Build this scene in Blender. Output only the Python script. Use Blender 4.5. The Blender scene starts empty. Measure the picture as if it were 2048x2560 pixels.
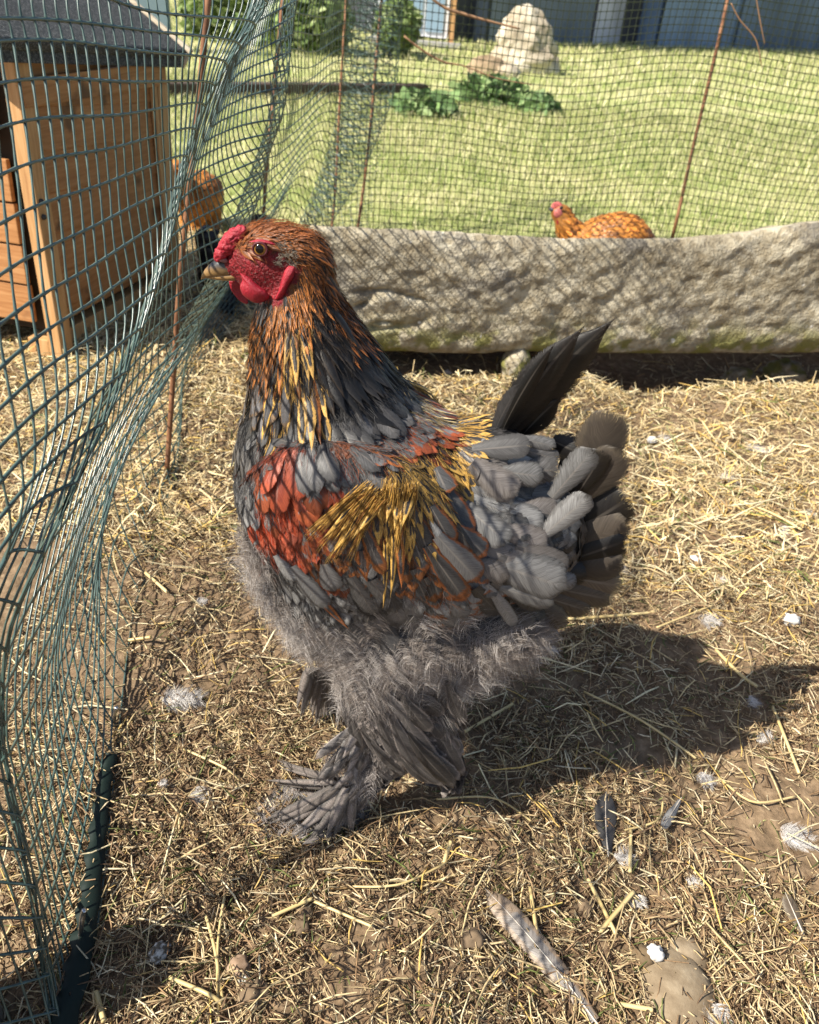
import bpy, bmesh, math, random
import numpy as np
from math import sin, cos, tan, radians, pi, sqrt, atan2
from mathutils import Vector, Matrix
from mathutils.bvhtree import BVHTree

random.seed(7)
rng = np.random.default_rng(7)
sc = bpy.context.scene
COL = sc.collection

# ------------------------------------------------------------------ camera
CAM_H, PITCH, ROLL, FPX = .76, radians(32.8), radians(5), 2050.0
_R0 = np.array([1, 0, 0.]); _U0 = np.array([0, sin(PITCH), cos(PITCH)])
FWD = np.array([0, cos(PITCH), -sin(PITCH)])
RGT = cos(ROLL)*_R0 + sin(ROLL)*_U0
UPV = -sin(ROLL)*_R0 + cos(ROLL)*_U0
CPOS = np.array([0, 0, CAM_H])
cam_d = bpy.data.cameras.new('camera')
cam = bpy.data.objects.new('camera', cam_d); COL.objects.link(cam)
cam.matrix_world = Matrix(((RGT[0], UPV[0], -FWD[0], CPOS[0]), (RGT[1], UPV[1], -FWD[1], CPOS[1]),
                           (RGT[2], UPV[2], -FWD[2], CPOS[2]), (0, 0, 0, 1)))
cam_d.sensor_fit = 'VERTICAL'; cam_d.sensor_height = 36; cam_d.sensor_width = 28.8
cam_d.lens = 36*FPX/2560
cam_d.clip_start = .02; cam_d.clip_end = 500
cam_d.dof.use_dof = True; cam_d.dof.focus_distance = .70
cam_d.dof.aperture_fstop = (cam_d.lens/1000)/.0024
sc.camera = cam

# ------------------------------------------------------------------ light
LDIR = Vector((.84, .45, -.96)).normalized()          # the way sunlight travels
SUN_EL = math.asin(-LDIR.z); SUN_AZ = atan2(-LDIR.x, -LDIR.y)
w = bpy.data.worlds.new('World'); sc.world = w; w.use_nodes = True
nt = w.node_tree; bg = nt.nodes['Background']
sky = nt.nodes.new('ShaderNodeTexSky'); sky.sky_type = 'NISHITA'; sky.sun_disc = False
sky.sun_elevation = SUN_EL; sky.sun_rotation = SUN_AZ
sky.air_density = 1.0; sky.dust_density = 1.5
nt.links.new(sky.outputs[0], bg.inputs[0]); bg.inputs[1].default_value = .08
sd = bpy.data.lights.new('sun', 'SUN'); sd.energy = 5.0; sd.angle = radians(.36); sd.color = (1, .94, .82)
so = bpy.data.objects.new('sun', sd); COL.objects.link(so)
so.rotation_euler = LDIR.to_track_quat('-Z', 'Y').to_euler(); so.location = (-3, -2, 4)
sc.view_settings.view_transform = 'Standard'; sc.view_settings.look = 'None'
sc.view_settings.exposure = 1.05; sc.view_settings.gamma = 1
sc.view_settings.use_curve_mapping = False
try:
    sc.cycles.max_bounces = 8; sc.cycles.transparent_max_bounces = 16
except Exception: pass

# ------------------------------------------------------------------ measuring helpers (photo pixel -> place)
def ray(x, y): return FWD + RGT*(x-1024)/FPX - UPV*(y-1280)/FPX
def pD(x, y, z): return CPOS + ray(x, y)*z
def pG(x, y, z=0.):
    d = ray(x, y); return CPOS + d*(z-CAM_H)/d[2]
def pY(x, y, Y):
    d = ray(x, y); return CPOS + d*Y/d[1]
def proj(P):
    v = np.asarray(P) - CPOS; z = v @ FWD
    return np.stack([1024+FPX*(v@RGT)/z, 1280-FPX*(v@UPV)/z], -1)

# ------------------------------------------------------------------ noise
_perm = rng.permutation(512)
def _h(ix, iy): return _perm[(_perm[ix & 511] + iy) & 511]/511.0
def vnoise(x, y):
    x = np.asarray(x, float); y = np.asarray(y, float)
    ix = np.floor(x).astype(int); iy = np.floor(y).astype(int); fx = x-ix; fy = y-iy
    u = fx*fx*(3-2*fx); v = fy*fy*(3-2*fy)
    a = _h(ix, iy); b = _h(ix+1, iy); c = _h(ix, iy+1); d = _h(ix+1, iy+1)
    return (a*(1-u)+b*u)*(1-v)+(c*(1-u)+d*u)*v
def fbm(x, y, o=4, g=.5):
    s = 0; a = 1; t = 0
    for i in range(o):
        s = s + a*vnoise(x*2**i+i*17.3, y*2**i+i*9.1); t += a; a *= g
    return s/t - .5
def sst(a, b, x):
    t = np.clip((np.asarray(x, float)-a)/(b-a), 0, 1); return t*t*(3-2*t)

# ------------------------------------------------------------------ object helpers
def tag(o, label=None, cat=None, group=None, kind=None):
    if label: o['label'] = label
    if cat: o['category'] = cat
    if group: o['group'] = group
    if kind: o['kind'] = kind
    return o
def empty(name, loc=(0, 0, 0), label=None, cat=None, group=None):
    o = bpy.data.objects.new(name, None); COL.objects.link(o); o.location = loc
    o.empty_display_size = .05
    return tag(o, label, cat, group)
def link(name, me, m=None, parent=None):
    if m is not None and not me.materials: me.materials.append(m)
    o = bpy.data.objects.new(name, me); COL.objects.link(o)
    if parent is not None:
        o.parent = parent
        o.matrix_parent_inverse = Matrix.Translation(-Vector(world_loc(parent)))
    return o
def world_loc(p):
    l = Vector(p.location)
    return l
def npmesh(name, V, Fq, m=None, parent=None, smooth=False, attrs=None):
    """V (n,3), Fq (m,3|4) -> one mesh object"""
    V = np.ascontiguousarray(V, np.float32); Fq = np.ascontiguousarray(Fq, np.int32)
    me = bpy.data.meshes.new(name)
    k = Fq.shape[1]
    me.vertices.add(len(V)); me.vertices.foreach_set('co', V.ravel())
    me.loops.add(Fq.size); me.loops.foreach_set('vertex_index', Fq.ravel())
    me.polygons.add(len(Fq)); me.polygons.foreach_set('loop_start', np.arange(0, Fq.size, k, dtype=np.int32))
    me.update(calc_edges=True)
    if smooth: me.polygons.foreach_set('use_smooth', np.ones(len(Fq), bool))
    for an, (tp, arr) in (attrs or {}).items():
        a = me.attributes.new(an, tp, 'POINT')
        a.data.foreach_set('color' if tp == 'FLOAT_COLOR' else ('vector' if tp == 'FLOAT_VECTOR' else 'value'),
                           np.ascontiguousarray(arr, np.float32).ravel())
    return link(name, me, m, parent)
def bmobj(name, bm, m=None, parent=None, smooth=False):
    me = bpy.data.meshes.new(name); bm.to_mesh(me); bm.free()
    if smooth:
        for p in me.polygons: p.use_smooth = True
    return link(name, me, m, parent)
def box_bm(c, ax, ay, az, sx, sy, sz, bev=0.0, bm=None):
    bm = bm or bmesh.new()
    M = Matrix(((ax[0]*sx, ay[0]*sy, az[0]*sz, c[0]), (ax[1]*sx, ay[1]*sy, az[1]*sz, c[1]),
                (ax[2]*sx, ay[2]*sy, az[2]*sz, c[2]), (0, 0, 0, 1)))
    r = bmesh.ops.create_cube(bm, size=1, matrix=M)
    if bev:
        es = list({e for v in r['verts'] for e in v.link_edges})
        bmesh.ops.bevel(bm, geom=es, offset=bev, segments=2, profile=.6, affect='EDGES')
    return bm
def tubes(P, rad, sides=4, cap=False):
    """P (M,N,3), rad scalar | (M,N) -> V, F (quads). M polylines of N points"""
    P = np.asarray(P, float); M, N, _ = P.shape
    T = np.gradient(P, axis=1); T /= np.linalg.norm(T, axis=2, keepdims=True)+1e-12
    ref = np.zeros_like(T); ref[..., 0] = .31; ref[..., 1] = .83; ref[..., 2] = .46
    bad = np.abs((T*ref).sum(2)) > .95; ref[bad] = (.9, -.1, .42)
    A = np.cross(T, ref); A /= np.linalg.norm(A, axis=2, keepdims=True)+1e-12
    B = np.cross(T, A)
    rad = np.broadcast_to(np.asarray(rad, float), (M, N)) if np.ndim(rad) != 1 else np.broadcast_to(np.asarray(rad)[:, None], (M, N))
    th = np.arange(sides)*2*pi/sides
    V = P[:, :, None, :] + rad[:, :, None, None]*(np.cos(th)[None, None, :, None]*A[:, :, None, :] + np.sin(th)[None, None, :, None]*B[:, :, None, :])
    idx = np.arange(M*N*sides).reshape(M, N, sides)
    a = idx[:, :-1, :]; b = idx[:, 1:, :]
    F = np.stack([a, np.roll(a, -1, 2), np.roll(b, -1, 2), b], -1).reshape(-1, 4)
    return V.reshape(-1, 3), F
def curve_tube(name, pts, rads, m, parent=None, sides=8, n=24):
    pts = np.asarray(pts, float); k = len(pts); t = np.linspace(0, k-1, n)
    P = catmull(pts, t); r = np.interp(t, np.arange(k), np.broadcast_to(rads, (k,)))
    P = np.concatenate([P[:1], P, P[-1:]]); P[0] -= (P[2]-P[1])*.02; P[-1] += (P[-2]-P[-3])*.02
    r = np.concatenate([[r[0]*.05], r, [r[-1]*.05]])
    V, F = tubes(P[None], r[None], sides)
    return npmesh(name, V, F, m, parent, True)
def catmull(P, t):
    """P (k,...) control points, t array of parameters in 0..k-1"""
    P = np.asarray(P, float); k = len(P); t = np.clip(np.asarray(t, float), 0, k-1-1e-9)
    i = np.floor(t).astype(int); f = (t-i).reshape((-1,)+(1,)*(P.ndim-1))
    p0 = P[np.maximum(i-1, 0)]; p1 = P[i]; p2 = P[np.minimum(i+1, k-1)]; p3 = P[np.minimum(i+2, k-1)]
    return .5*((2*p1)+(-p0+p2)*f+(2*p0-5*p1+4*p2-p3)*f**2+(-p0+3*p1-3*p2+p3)*f**3)

# ------------------------------------------------------------------ materials
def mat(name, base=(.5, .5, .5), rough=.8, spec=.3, **kw):
    m = bpy.data.materials.new(name); m.use_nodes = True
    b = m.node_tree.nodes['Principled BSDF']
    b.inputs['Base Color'].default_value = (*base, 1); b.inputs['Roughness'].default_value = rough
    b.inputs['Specular IOR Level'].default_value = spec
    for k, v in kw.items(): b.inputs[k].default_value = v
    return m
class N:
    def __init__(s, m): s.m = m; s.t = m.node_tree; s.b = s.t.nodes['Principled BSDF']
    def n(s, typ, ins=None, **kw):
        o = s.t.nodes.new(typ)
        for k, v in kw.items(): setattr(o, k, v)
        for k, v in (ins or {}).items(): s.l(v, o.inputs[k])
        return o
    def l(s, v, inp):
        if isinstance(v, bpy.types.NodeSocket): s.t.links.new(v, inp)
        elif isinstance(v, bpy.types.Node): s.t.links.new(v.outputs[0], inp)
        else: inp.default_value = v if not (isinstance(v, tuple) and len(v) == 3 and inp.type == 'RGBA') else (*v, 1)
    def noise(s, scale, detail=3, vec=None, rough=.5, dist=0):
        o = s.n('ShaderNodeTexNoise'); o.inputs['Scale'].default_value = scale; o.inputs['Detail'].default_value = detail
        o.inputs['Roughness'].default_value = rough; o.inputs['Distortion'].default_value = dist
        if vec is not None: s.l(vec, o.inputs['Vector'])
        return o.outputs['Fac']
    def math(s, op, a, b=0., c=0.):
        o = s.n('ShaderNodeMath'); o.operation = op; s.l(a, o.inputs[0]); s.l(b, o.inputs[1]); s.l(c, o.inputs[2]); return o.outputs[0]
    def ramp(s, f, stops, interp='LINEAR'):
        o = s.n('ShaderNodeValToRGB'); s.l(f, o.inputs[0]); e = o.color_ramp; e.interpolation = interp
        while len(e.elements) < len(stops): e.elements.new(.5)
        for el, (p, c) in zip(e.elements, stops): el.position = p; el.color = (*c, 1) if len(c) == 3 else c
        return o.outputs[0]
    def rng(s, f, a, b, c=0., d=1.):
        o = s.n('ShaderNodeMapRange'); o.interpolation_type = 'SMOOTHSTEP'; s.l(f, o.inputs[0])
        s.l(a, o.inputs[1]); s.l(b, o.inputs[2]); o.inputs[3].default_value = c; o.inputs[4].default_value = d; return o.outputs[0]
    def mix(s, f, a, b, mode='MIX'):
        o = s.n('ShaderNodeMix'); o.data_type = 'RGBA'; o.blend_type = mode
        s.l(f, o.inputs[0]); s.l(a, o.inputs[6]); s.l(b, o.inputs[7]); return o.outputs[2]
    def attr(s, name, out='Color'):
        o = s.n('ShaderNodeAttribute'); o.attribute_name = name; return o.outputs[out]
    def pos(s, scale=None):
        g = s.n('ShaderNodeNewGeometry').outputs['Position']
        if scale is None: return g
        o = s.n('ShaderNodeMapping'); s.l(g, o.inputs[0]); o.inputs['Scale'].default_value = scale; return o.outputs[0]
    def bump(s, h, strength=.5, dist=.002):
        o = s.n('ShaderNodeBump'); s.l(h, o.inputs['Height']); o.inputs['Strength'].default_value = strength
        o.inputs['Distance'].default_value = dist; s.t.links.new(o.outputs[0], s.b.inputs['Normal']); return o
    def col(s, c): s.l(c, s.b.inputs['Base Color'])

def feather_mat():
    m = mat('feather', rough=.42, spec=.38); g = N(m)
    cin = g.attr('cin'); cout = g.attr('cout')
    uv = g.n('ShaderNodeSeparateXYZ', {0: g.attr('fuv', 'Vector')}); pr = g.n('ShaderNodeSeparateXYZ', {0: g.attr('prm', 'Vector')})
    fl = g.n('ShaderNodeSeparateXYZ', {0: g.attr('flw', 'Vector')})
    s = g.math('ABSOLUTE', uv.outputs[0]); t = uv.outputs[1]; rnd = uv.outputs[2]
    tt = g.math('MULTIPLY', g.math('SUBTRACT', t, .5), 2.05)
    e = g.math('MAXIMUM', s, tt)
    # barbs run out and forward from the shaft: lengths in millimetres
    a = g.math('SUBTRACT', g.math('MULTIPLY', t, fl.outputs[0]), g.math('MULTIPLY', s, g.math('MULTIPLY', fl.outputs[1], 1.3)))
    v1 = g.n('ShaderNodeCombineXYZ', {0: g.math('MULTIPLY', a, 1.5), 1: g.math('MULTIPLY', rnd, 57.), 2: g.math('MULTIPLY', uv.outputs[0], 1.1)})
    barb = g.noise(1.3, 3, v1, .6)
    v2 = g.n('ShaderNodeCombineXYZ', {0: g.math('MULTIPLY', a, .22), 1: g.math('MULTIPLY', rnd, 91.), 2: uv.outputs[0]})
    blot = g.noise(1.0, 3, v2, .55)
    thr = g.math('ADD', pr.outputs[0], g.math('MULTIPLY', g.math('SUBTRACT', blot, .5), pr.outputs[1]))
    thr = g.math('ADD', thr, g.math('MULTIPLY', g.math('SUBTRACT', barb, .5), .25))
    mk = g.rng(g.math('SUBTRACT', e, thr), -.07, .07)
    c = g.mix(mk, cin, cout)
    c = g.mix(1., c, g.ramp(barb, [(.28, (.42, .40, .39)), (.5, (1, 1, 1)), (.72, (1.55, 1.55, 1.54))]), 'MULTIPLY')
    rach = g.math('MULTIPLY', g.rng(s, .10, .03), g.rng(t, 1., .5))
    c = g.mix(g.math('MULTIPLY', rach, pr.outputs[2]), c, (.30, .26, .22))
    g.col(c)
    g.bump(barb, .45, .0005)
    g.b.inputs['Sheen Weight'].default_value = .05; g.b.inputs['Sheen Roughness'].default_value = .4
    tr = g.n('ShaderNodeBsdfTranslucent'); g.l(c, tr.inputs[0])
    mx = g.n('ShaderNodeMixShader'); mx.inputs[0].default_value = .16
    out = g.t.nodes['Material Output']
    g.t.links.new(g.b.outputs[0], mx.inputs[1]); g.t.links.new(tr.outputs[0], mx.inputs[2])
    # frayed vane: single barbs end at different lengths
    fr = g.math('GREATER_THAN', g.math('ADD', e, g.math('MULTIPLY', g.math('SUBTRACT', barb, .5), 1.1)), .95)
    sp = g.math('MULTIPLY', g.math('LESS_THAN', barb, .30), g.math('GREATER_THAN', e, .45))
    tp = g.n('ShaderNodeBsdfTransparent'); m2 = g.n('ShaderNodeMixShader', {0: g.math('MAXIMUM', fr, sp)})
    g.t.links.new(mx.outputs[0], m2.inputs[1]); g.t.links.new(tp.outputs[0], m2.inputs[2]); g.t.links.new(m2.outputs[0], out.inputs[0])
    return m
def attr_mat(name, rough=.7, spec=.3, var=.25, nscale=400, bstr=.3, trans=0.):
    m = mat(name, rough=rough, spec=spec); g = N(m)
    nz = g.noise(nscale, 3, g.pos())
    c = g.mix(1., g.attr('cin'), g.ramp(nz, [(.3, (1-var,)*3), (.7, (1+var,)*3)]), 'MULTIPLY')
    g.col(c); g.bump(nz, bstr, .001)
    if trans:
        tr = g.n('ShaderNodeBsdfTranslucent'); g.l(c, tr.inputs[0])
        mx = g.n('ShaderNodeMixShader'); mx.inputs[0].default_value = trans
        g.t.links.new(g.b.outputs[0], mx.inputs[1]); g.t.links.new(tr.outputs[0], mx.inputs[2])
        g.t.links.new(mx.outputs[0], g.t.nodes['Material Output'].inputs[0])
    return m
FEATHER = feather_mat()
STRAW = attr_mat('straw', .55, .35, .3, 300, .4, .12)
GRASSM = attr_mat('grass_blade', .6, .25, .25, 60, 0, .3)
HAIR = attr_mat('down', .75, .2, .2, 200, 0, .25)
# ------------------------------------------------------------------ ground
_pa = pG(1300, 885, .04); _pb = pG(1740, 885, .04)
SL_DIR = (_pb-_pa)/np.linalg.norm(_pb-_pa); SL_N = np.array([-SL_DIR[1], SL_DIR[0], 0])     # along the slab, and back from its face
def slab_uv(x, y):
    dx = x-_pa[0]; dy = y-_pa[1]
    return dx*SL_DIR[0]+dy*SL_DIR[1], dx*SL_N[0]+dy*SL_N[1]
def gz(x, y, fine=True):
    x = np.asarray(x, float); y = np.asarray(y, float)
    fade = sst(6, 3, np.hypot(x, y))
    z = .018*fbm(x*2.2, y*2.2, 3)*fade*sst(3.4, 2.7, y)
    u, v = slab_uv(x, y)
    pit = sst(-.16, -.03, v)*sst(.42, .25, v)*sst(.14, .34, u)*sst(1.9, 1.5, u)
    z = z - .11*pit
    pit2 = sst(-.05, -.01, v)*sst(.3, .2, v)*sst(-.5, -.35, u)*sst(.3, .1, u)
    z = z - .03*pit2
    z = z + .02*sst(-.30, -.16, v)*sst(.02, -.12, v)*sst(.2, .5, u)
    d = np.hypot((x-.03), (y-.42))
    if fine:
        near = sst(2.6, 1.2, np.hypot(x, y))
        n = fbm(x*22, y*22, 4, .55)
        z = z + near*.016*np.maximum(n, -.1) + near*.006*fbm(x*75, y*75, 2)
    far = sst(6, 20, y); z = z + .0*far
    return z
def grid_axis(a, b, step, far, k=1.16):
    c = list(np.arange(a, b, step)); s = step; p = b
    while p < far: c.append(p); s *= k; p += s
    c.append(far); s = step; q = a-step; left = []
    while q > -far: left.append(q); s *= k; q -= s
    left.append(-far)
    return np.array(left[::-1]+c)
gx = grid_axis(-1.0, 1.3, .0062, 90); gy = grid_axis(.2, 2.3, .0062, 120)
XX, YY = np.meshgrid(gx, gy); ZZ = gz(XX, YY)
nx = len(gx); ny = len(gy); idx = np.arange(nx*ny).reshape(ny, nx)
Fg = np.stack([idx[:-1, :-1], idx[:-1, 1:], idx[1:, 1:], idx[1:, :-1]], -1).reshape(-1, 4)
m = mat('ground', rough=.95, spec=.1); g = N(m); P = g.pos()
n1 = g.noise(60, 6, P, .65); n2 = g.noise(9, 4, P); n3 = g.noise(260, 3, P)
soil = g.ramp(n1, [(.3, (.055, .036, .022)), (.5, (.15, .10, .062)), (.7, (.27, .19, .12))])
soil = g.mix(g.math('MULTIPLY', n3, .35), soil, (.30, .22, .13))
f1 = g.noise(1.3, 5, P); f2 = g.noise(14, 5, P, .7)
lawn = g.ramp(f2, [(.3, (.13, .17, .045)), (.5, (.26, .30, .10)), (.68, (.44, .42, .20))])
dry = g.ramp(f2, [(.3, (.34, .33, .14)), (.65, (.54, .50, .28))])
lawn = g.mix(g.rng(f1, .38, .68), lawn, dry)
yy = g.n('ShaderNodeSeparateXYZ', {0: P}).outputs[1]
g.col(g.mix(g.rng(g.math('ADD', yy, g.math('MULTIPLY', n2, .6)), 2.9, 3.3), soil, lawn))
g.bump(n1, .8, .006)
tag(npmesh('ground', np.stack([XX, YY, ZZ], -1).reshape(-1, 3), Fg, m, smooth=True), kind='structure')

# ------------------------------------------------------------------ straw, chaff and grass
def pal(n, cols, p, v=.25):
    c = np.array(cols)[rng.choice(len(cols), n, p=np.array(p)/sum(p))]
    c = c*(1+v*(rng.random((n, 1))-.5)*2); return np.clip(c, .005, .9)
def litter(name, N_, xr, yr, Lm, Ls, Wm, cols, p, lift=.008, sides=3, up=.25, ks=None, kind='stuff', label=None, zfun=gz, bend=.35, keep=None, matl=None, scale=None):
    x = rng.uniform(*xr, N_); y = rng.uniform(*yr, N_)
    if keep is not None:
        k = rng.random(N_) < keep(x, y); x = x[k]; y = y[k]; N_ = len(x)
    sc_ = np.ones(N_) if scale is None else scale(x, y)
    L = np.clip(Lm*np.exp(rng.normal(0, Ls, N_)), Lm*.25, Lm*4)*sc_
    W = Wm*(.6+.8*rng.random(N_))*sc_*np.clip(L/Lm/sc_, .6, 1.5)**.5
    a = rng.uniform(0, 2*pi, N_); e = rng.normal(0, up, N_)
    d = np.stack([np.cos(a)*np.cos(e), np.sin(a)*np.cos(e), np.sin(e)], -1)
    side = np.stack([-np.sin(a), np.cos(a), np.zeros(N_)], -1)
    c = np.stack([x, y, zfun(x, y)+lift*rng.random(N_)**1.5+np.abs(np.sin(e))*L*.42], -1)
    b = bend*(rng.random(N_)-.5)*2
    ts = np.array([-.5, 0., .5]); 
    Pp = c[:, None, :]+d[:, None, :]*(ts*1.0)[None, :, None]*L[:, None, None] + side[:, None, :]*((.25-ts**2)[None, :]*(b*L)[:, None])[..., None]
    Pp[:, 1, 2] += L*.08*rng.normal(0, 1, N_)
    cc = pal(N_, cols, p)
    if sides >= 3:
        r = W[:, None]*.5*np.array([.75, 1, .55])[None, :]
        V, F = tubes(Pp, r, sides); per = 3*sides
    else:
        sv = side + np.array([0, 0, 1.])*rng.normal(0, .5, (N_, 1)); sv /= np.linalg.norm(sv, axis=1, keepdims=True)
        h = sv[:, None, :]*(W[:, None]*.5*np.array([.8, 1, .3])[None])[..., None]
        V = np.stack([Pp-h, Pp+h], 2).reshape(-1, 3); per = 6
        i0 = (np.arange(N_)*6)[:, None]
        F = np.concatenate([i0+np.array([0, 1, 3, 2]), i0+np.array([2, 3, 5, 4])], 1).reshape(-1, 4)
    col = np.concatenate([np.repeat(cc, per, 0), np.ones((N_*per, 1))], 1)
    o = npmesh(name, V, F, matl or STRAW, attrs={'cin': ('FLOAT_COLOR', col)})
    return tag(o, label, None, None, kind)
STC = [(.60, .47, .25), (.48, .36, .19), (.70, .60, .38), (.30, .19, .08), (.17, .10, .05), (.13, .15, .04), (.62, .42, .13)]
def clump(x, y):
    n = fbm(x*5, y*5, 3)
    u, v = slab_uv(x, y)
    return np.clip(.72+3.0*n+.25*sst(.7, 1.2, y), .06+.55*sst(.65, 1.2, y), 1)*np.where((v > -.02) & (u > -.55), .12, 1)
NRC = [(.55, .43, .24), (.42, .31, .17), (.66, .55, .36), (.27, .17, .09), (.15, .09, .05), (.12, .14, .04), (.55, .38, .15)]
litter('straw_litter', 84000, (-.5, .62), (.22, 1.1), .0115, .6, .0013, NRC, [4, 6, 3, 6, 5, 1.2, .5], .007, 3, .3, label='short dry straw and chaff trodden into the dirt', keep=clump)
litter('straw_litter', 135000, (-1.3, 1.6), (1.0, 2.95), .024, .5, .0019, STC, [7, 6, 5, 2, 1, 1.6, 2], .012, 2, .3, label='pale straw spread over the pen floor up to the stone', keep=clump)
litter('long_straw', 1100, (-.5, .62), (.22, 1.2), .045, .35, .0016, STC, [7, 3, 5, 1, 0, 0, 3], .014, 4, .12, label='longer straw stems strewn over the chaff', bend=.25)
litter('long_straw', 2600, (-1.3, 1.6), (1.1, 2.9), .06, .35, .0024, STC, [7, 3, 5, 1, 0, 0, 3], .018, 3, .12, label='longer straw stems lying further back by the stone', bend=.25, keep=clump)
# green shoots
def blades(name, N_, xr, yr, Lm, Wm, cols, p, label, keep=None, scale=None, lean=.5, nf=3):
    x = rng.uniform(*xr, N_); y = rng.uniform(*yr, N_)
    if keep is not None:
        k = rng.random(N_) < keep(x, y); x = x[k]; y = y[k]; N_ = len(x)
    s = np.ones(N_) if scale is None else scale(x, y)
    L = Lm*(.5+rng.random(N_))*s; W = Wm*(.7+.6*rng.random(N_))*s
    a = rng.uniform(0, 2*pi, N_); ln = lean*(.3+rng.random(N_))
    hd = np.stack([np.cos(a), np.sin(a), np.zeros(N_)], -1); b2 = rng.uniform(0, pi, N_)
    sv = np.stack([np.cos(b2), np.sin(b2), np.zeros(N_)], -1)
    b = np.stack([x, y, gz(x, y, False)-.002], -1)
    ts = np.linspace(0, 1, nf)
    Pp = b[:, None]+hd[:, None]*(ts**1.7)[None, :, None]*(L*ln)[:, None, None]+np.array([0, 0, 1.])*(ts*(1-.25*ts))[None, :, None]*L[:, None, None]
    wp = np.array([1, .75, .12]) if nf == 3 else np.array([1, .15])
    h = sv[:, None]*(W[:, None]*.5*wp[None])[..., None]
    V = np.stack([Pp-h, Pp+h], 2).reshape(-1, 3); per = nf*2; i0 = (np.arange(N_)*per)[:, None]
    F = np.concatenate([i0+np.array([0, 1, 3, 2])+2*q for q in range(nf-1)], 1).reshape(-1, 4)
    cc = np.concatenate([np.repeat(pal(N_, cols, p), per, 0), np.ones((N_*per, 1))], 1)
    return tag(npmesh(name, V, F, GRASSM, attrs={'cin': ('FLOAT_COLOR', cc)}), label, None, None, 'stuff')
GRC = [(.11, .17, .035), (.25, .30, .085), (.42, .44, .18), (.56, .53, .28), (.66, .61, .38)]
blades('green_shoots', 5000, (-.5, .7), (.3, 2.6), .012, .0014, GRC, [4, 4, 2, 0, 0], 'small green grass shoots among the straw', keep=lambda x, y: (fbm(x*4+3, y*4, 2) > .02)*1.)
def lawnkeep(x, y): return np.clip(1.0+1.2*fbm(x*1.6, y*.7, 3), .6, 1)
blades('lawn_grass', 95000, (-2.6, 4.2), (2.75, 7.5), .05, .005, GRC, [3, 5, 6, 5, 5], 'rough sunlit grass with dry stalks beyond the net', keep=lawnkeep, scale=lambda x, y: .7+.12*(y-2.7), lean=.6)
blades('lawn_grass', 60000, (-6, 14), (7.5, 26), .075, .016, GRC, [2, 4, 6, 6, 5], 'rough grass reaching back to the sheds', keep=lawnkeep, lean=.5, nf=2, scale=lambda x, y: .9+.05*(y-7))

# ------------------------------------------------------------------ stone slab in front of the net
m = mat('slab_stone', rough=.9, spec=.2); g = N(m); P = g.pos()
a1 = g.noise(7, 6, P, .6); a2 = g.noise(40, 5, P, .65); a3 = g.noise(160, 3, P)
c = g.ramp(a1, [(.3, (.24, .21, .155)), (.5, (.40, .355, .265)), (.68, (.54, .49, .38))])
c = g.mix(g.rng(a2, .38, .62), g.mix(1., c, (.62, .58, .52), 'MULTIPLY'), c)
gr = g.rng(g.noise(5, 5, g.pos((1, 1, 1.6)), .7), .52, .64)
c = g.mix(g.math('MULTIPLY', gr, .7), c, (.12, .11, .10))
zz = g.n('ShaderNodeSeparateXYZ', {0: P}).outputs[2]
mo = g.math('MULTIPLY', g.rng(zz, .15, .05), g.rng(g.noise(16, 4, P), .46, .58))
c = g.mix(mo, c, (.20, .19, .06)); c = g.mix(g.rng(g.noise(34, 2, P), .70, .76), c, (.62, .60, .55))
g.col(c); g.bump(g.math('ADD', a2, g.math('MULTIPLY', a3, .5)), .9, .008)
u0, u1 = -.54, 2.1; nu, nv, nw = 420, 70, 30
topz = [(-.66, .322), (-.3, .314), (0, .307), (.2, .307), (.36, .315), (.56, .338), (.75, .366), (1.0, .38), (2.1, .395)]
us = np.linspace(u0, u1, nu)
def prof(u):
    zt = np.interp(u, *zip(*topz)); zb = .045+.004*sin(u*9); dep = .25
    r = .03; q = []
    for s in np.linspace(0, 1, nv): q.append((-.004*sin(s*pi)*2, zb+(zt-zb)*s))
    return zt, zb, dep
rows = []
secs = [(0, s) for s in np.linspace(0, 1, 60)]+[(s, 1) for s in np.linspace(0, 1, 26)[1:]]+[(1, 1-s) for s in np.linspace(0, 1, 10)[1:]]+[(1-s, 0) for s in np.linspace(0, 1, 14)[1:-1]]
secs = np.array(secs); nS = len(secs)
zt = np.interp(us, *zip(*topz))+.012*fbm(us*6, us*0+3, 4)+.004*fbm(us*40, us*0+3, 2)
U_, S_ = np.meshgrid(us, np.arange(nS), indexing='ij')
dv = secs[S_.astype(int), 0]; sz = secs[S_.astype(int), 1]
zb = .036+.010*fbm(us*6, us*0+8, 3)
Z_ = zb[:, None]+(zt-zb)[:, None]*sz; V_ = dv*.28
# rounding and rough faces
edge = np.minimum(sz, 1-sz); Vr = .022*np.exp(-edge/.06)*(dv < .5) - .022*np.exp(-edge/.06)*(dv >= .5)
V_ = V_+Vr
per_ = np.where(sz < 1, Z_*1.0, .3+V_)
nrm_ = fbm(U_*9, per_*11, 5, .6)
crack = np.exp(-(np.abs(fbm(U_*3.5+7, per_*9+2, 3)))/.012)
crk = crack*sst(-.02, .12, fbm(U_*2+30, per_*3, 2)+.03)
face = (dv == 0)
disp = .016*nrm_-.016*crk+.012*fbm(U_*26, per_*36, 3)
V_ = V_-disp*face*1.0
Z_ = Z_+(sz == 1)*.010*nrm_*sst(0, .1, dv)-.085*dv*sz
endr = np.sqrt(np.clip((us-u0)/.05, 0, 1))
Wp = _pa[None, None, :2]*1.0+U_[..., None]*SL_DIR[None, None, :2]+V_[..., None]*SL_N[None, None, :2]
Vs = np.concatenate([Wp, Z_[..., None]], -1)
cen = Vs.mean(1, keepdims=True); Vs = cen+(Vs-cen)*np.maximum(endr, .02)[:, None, None]
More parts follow.
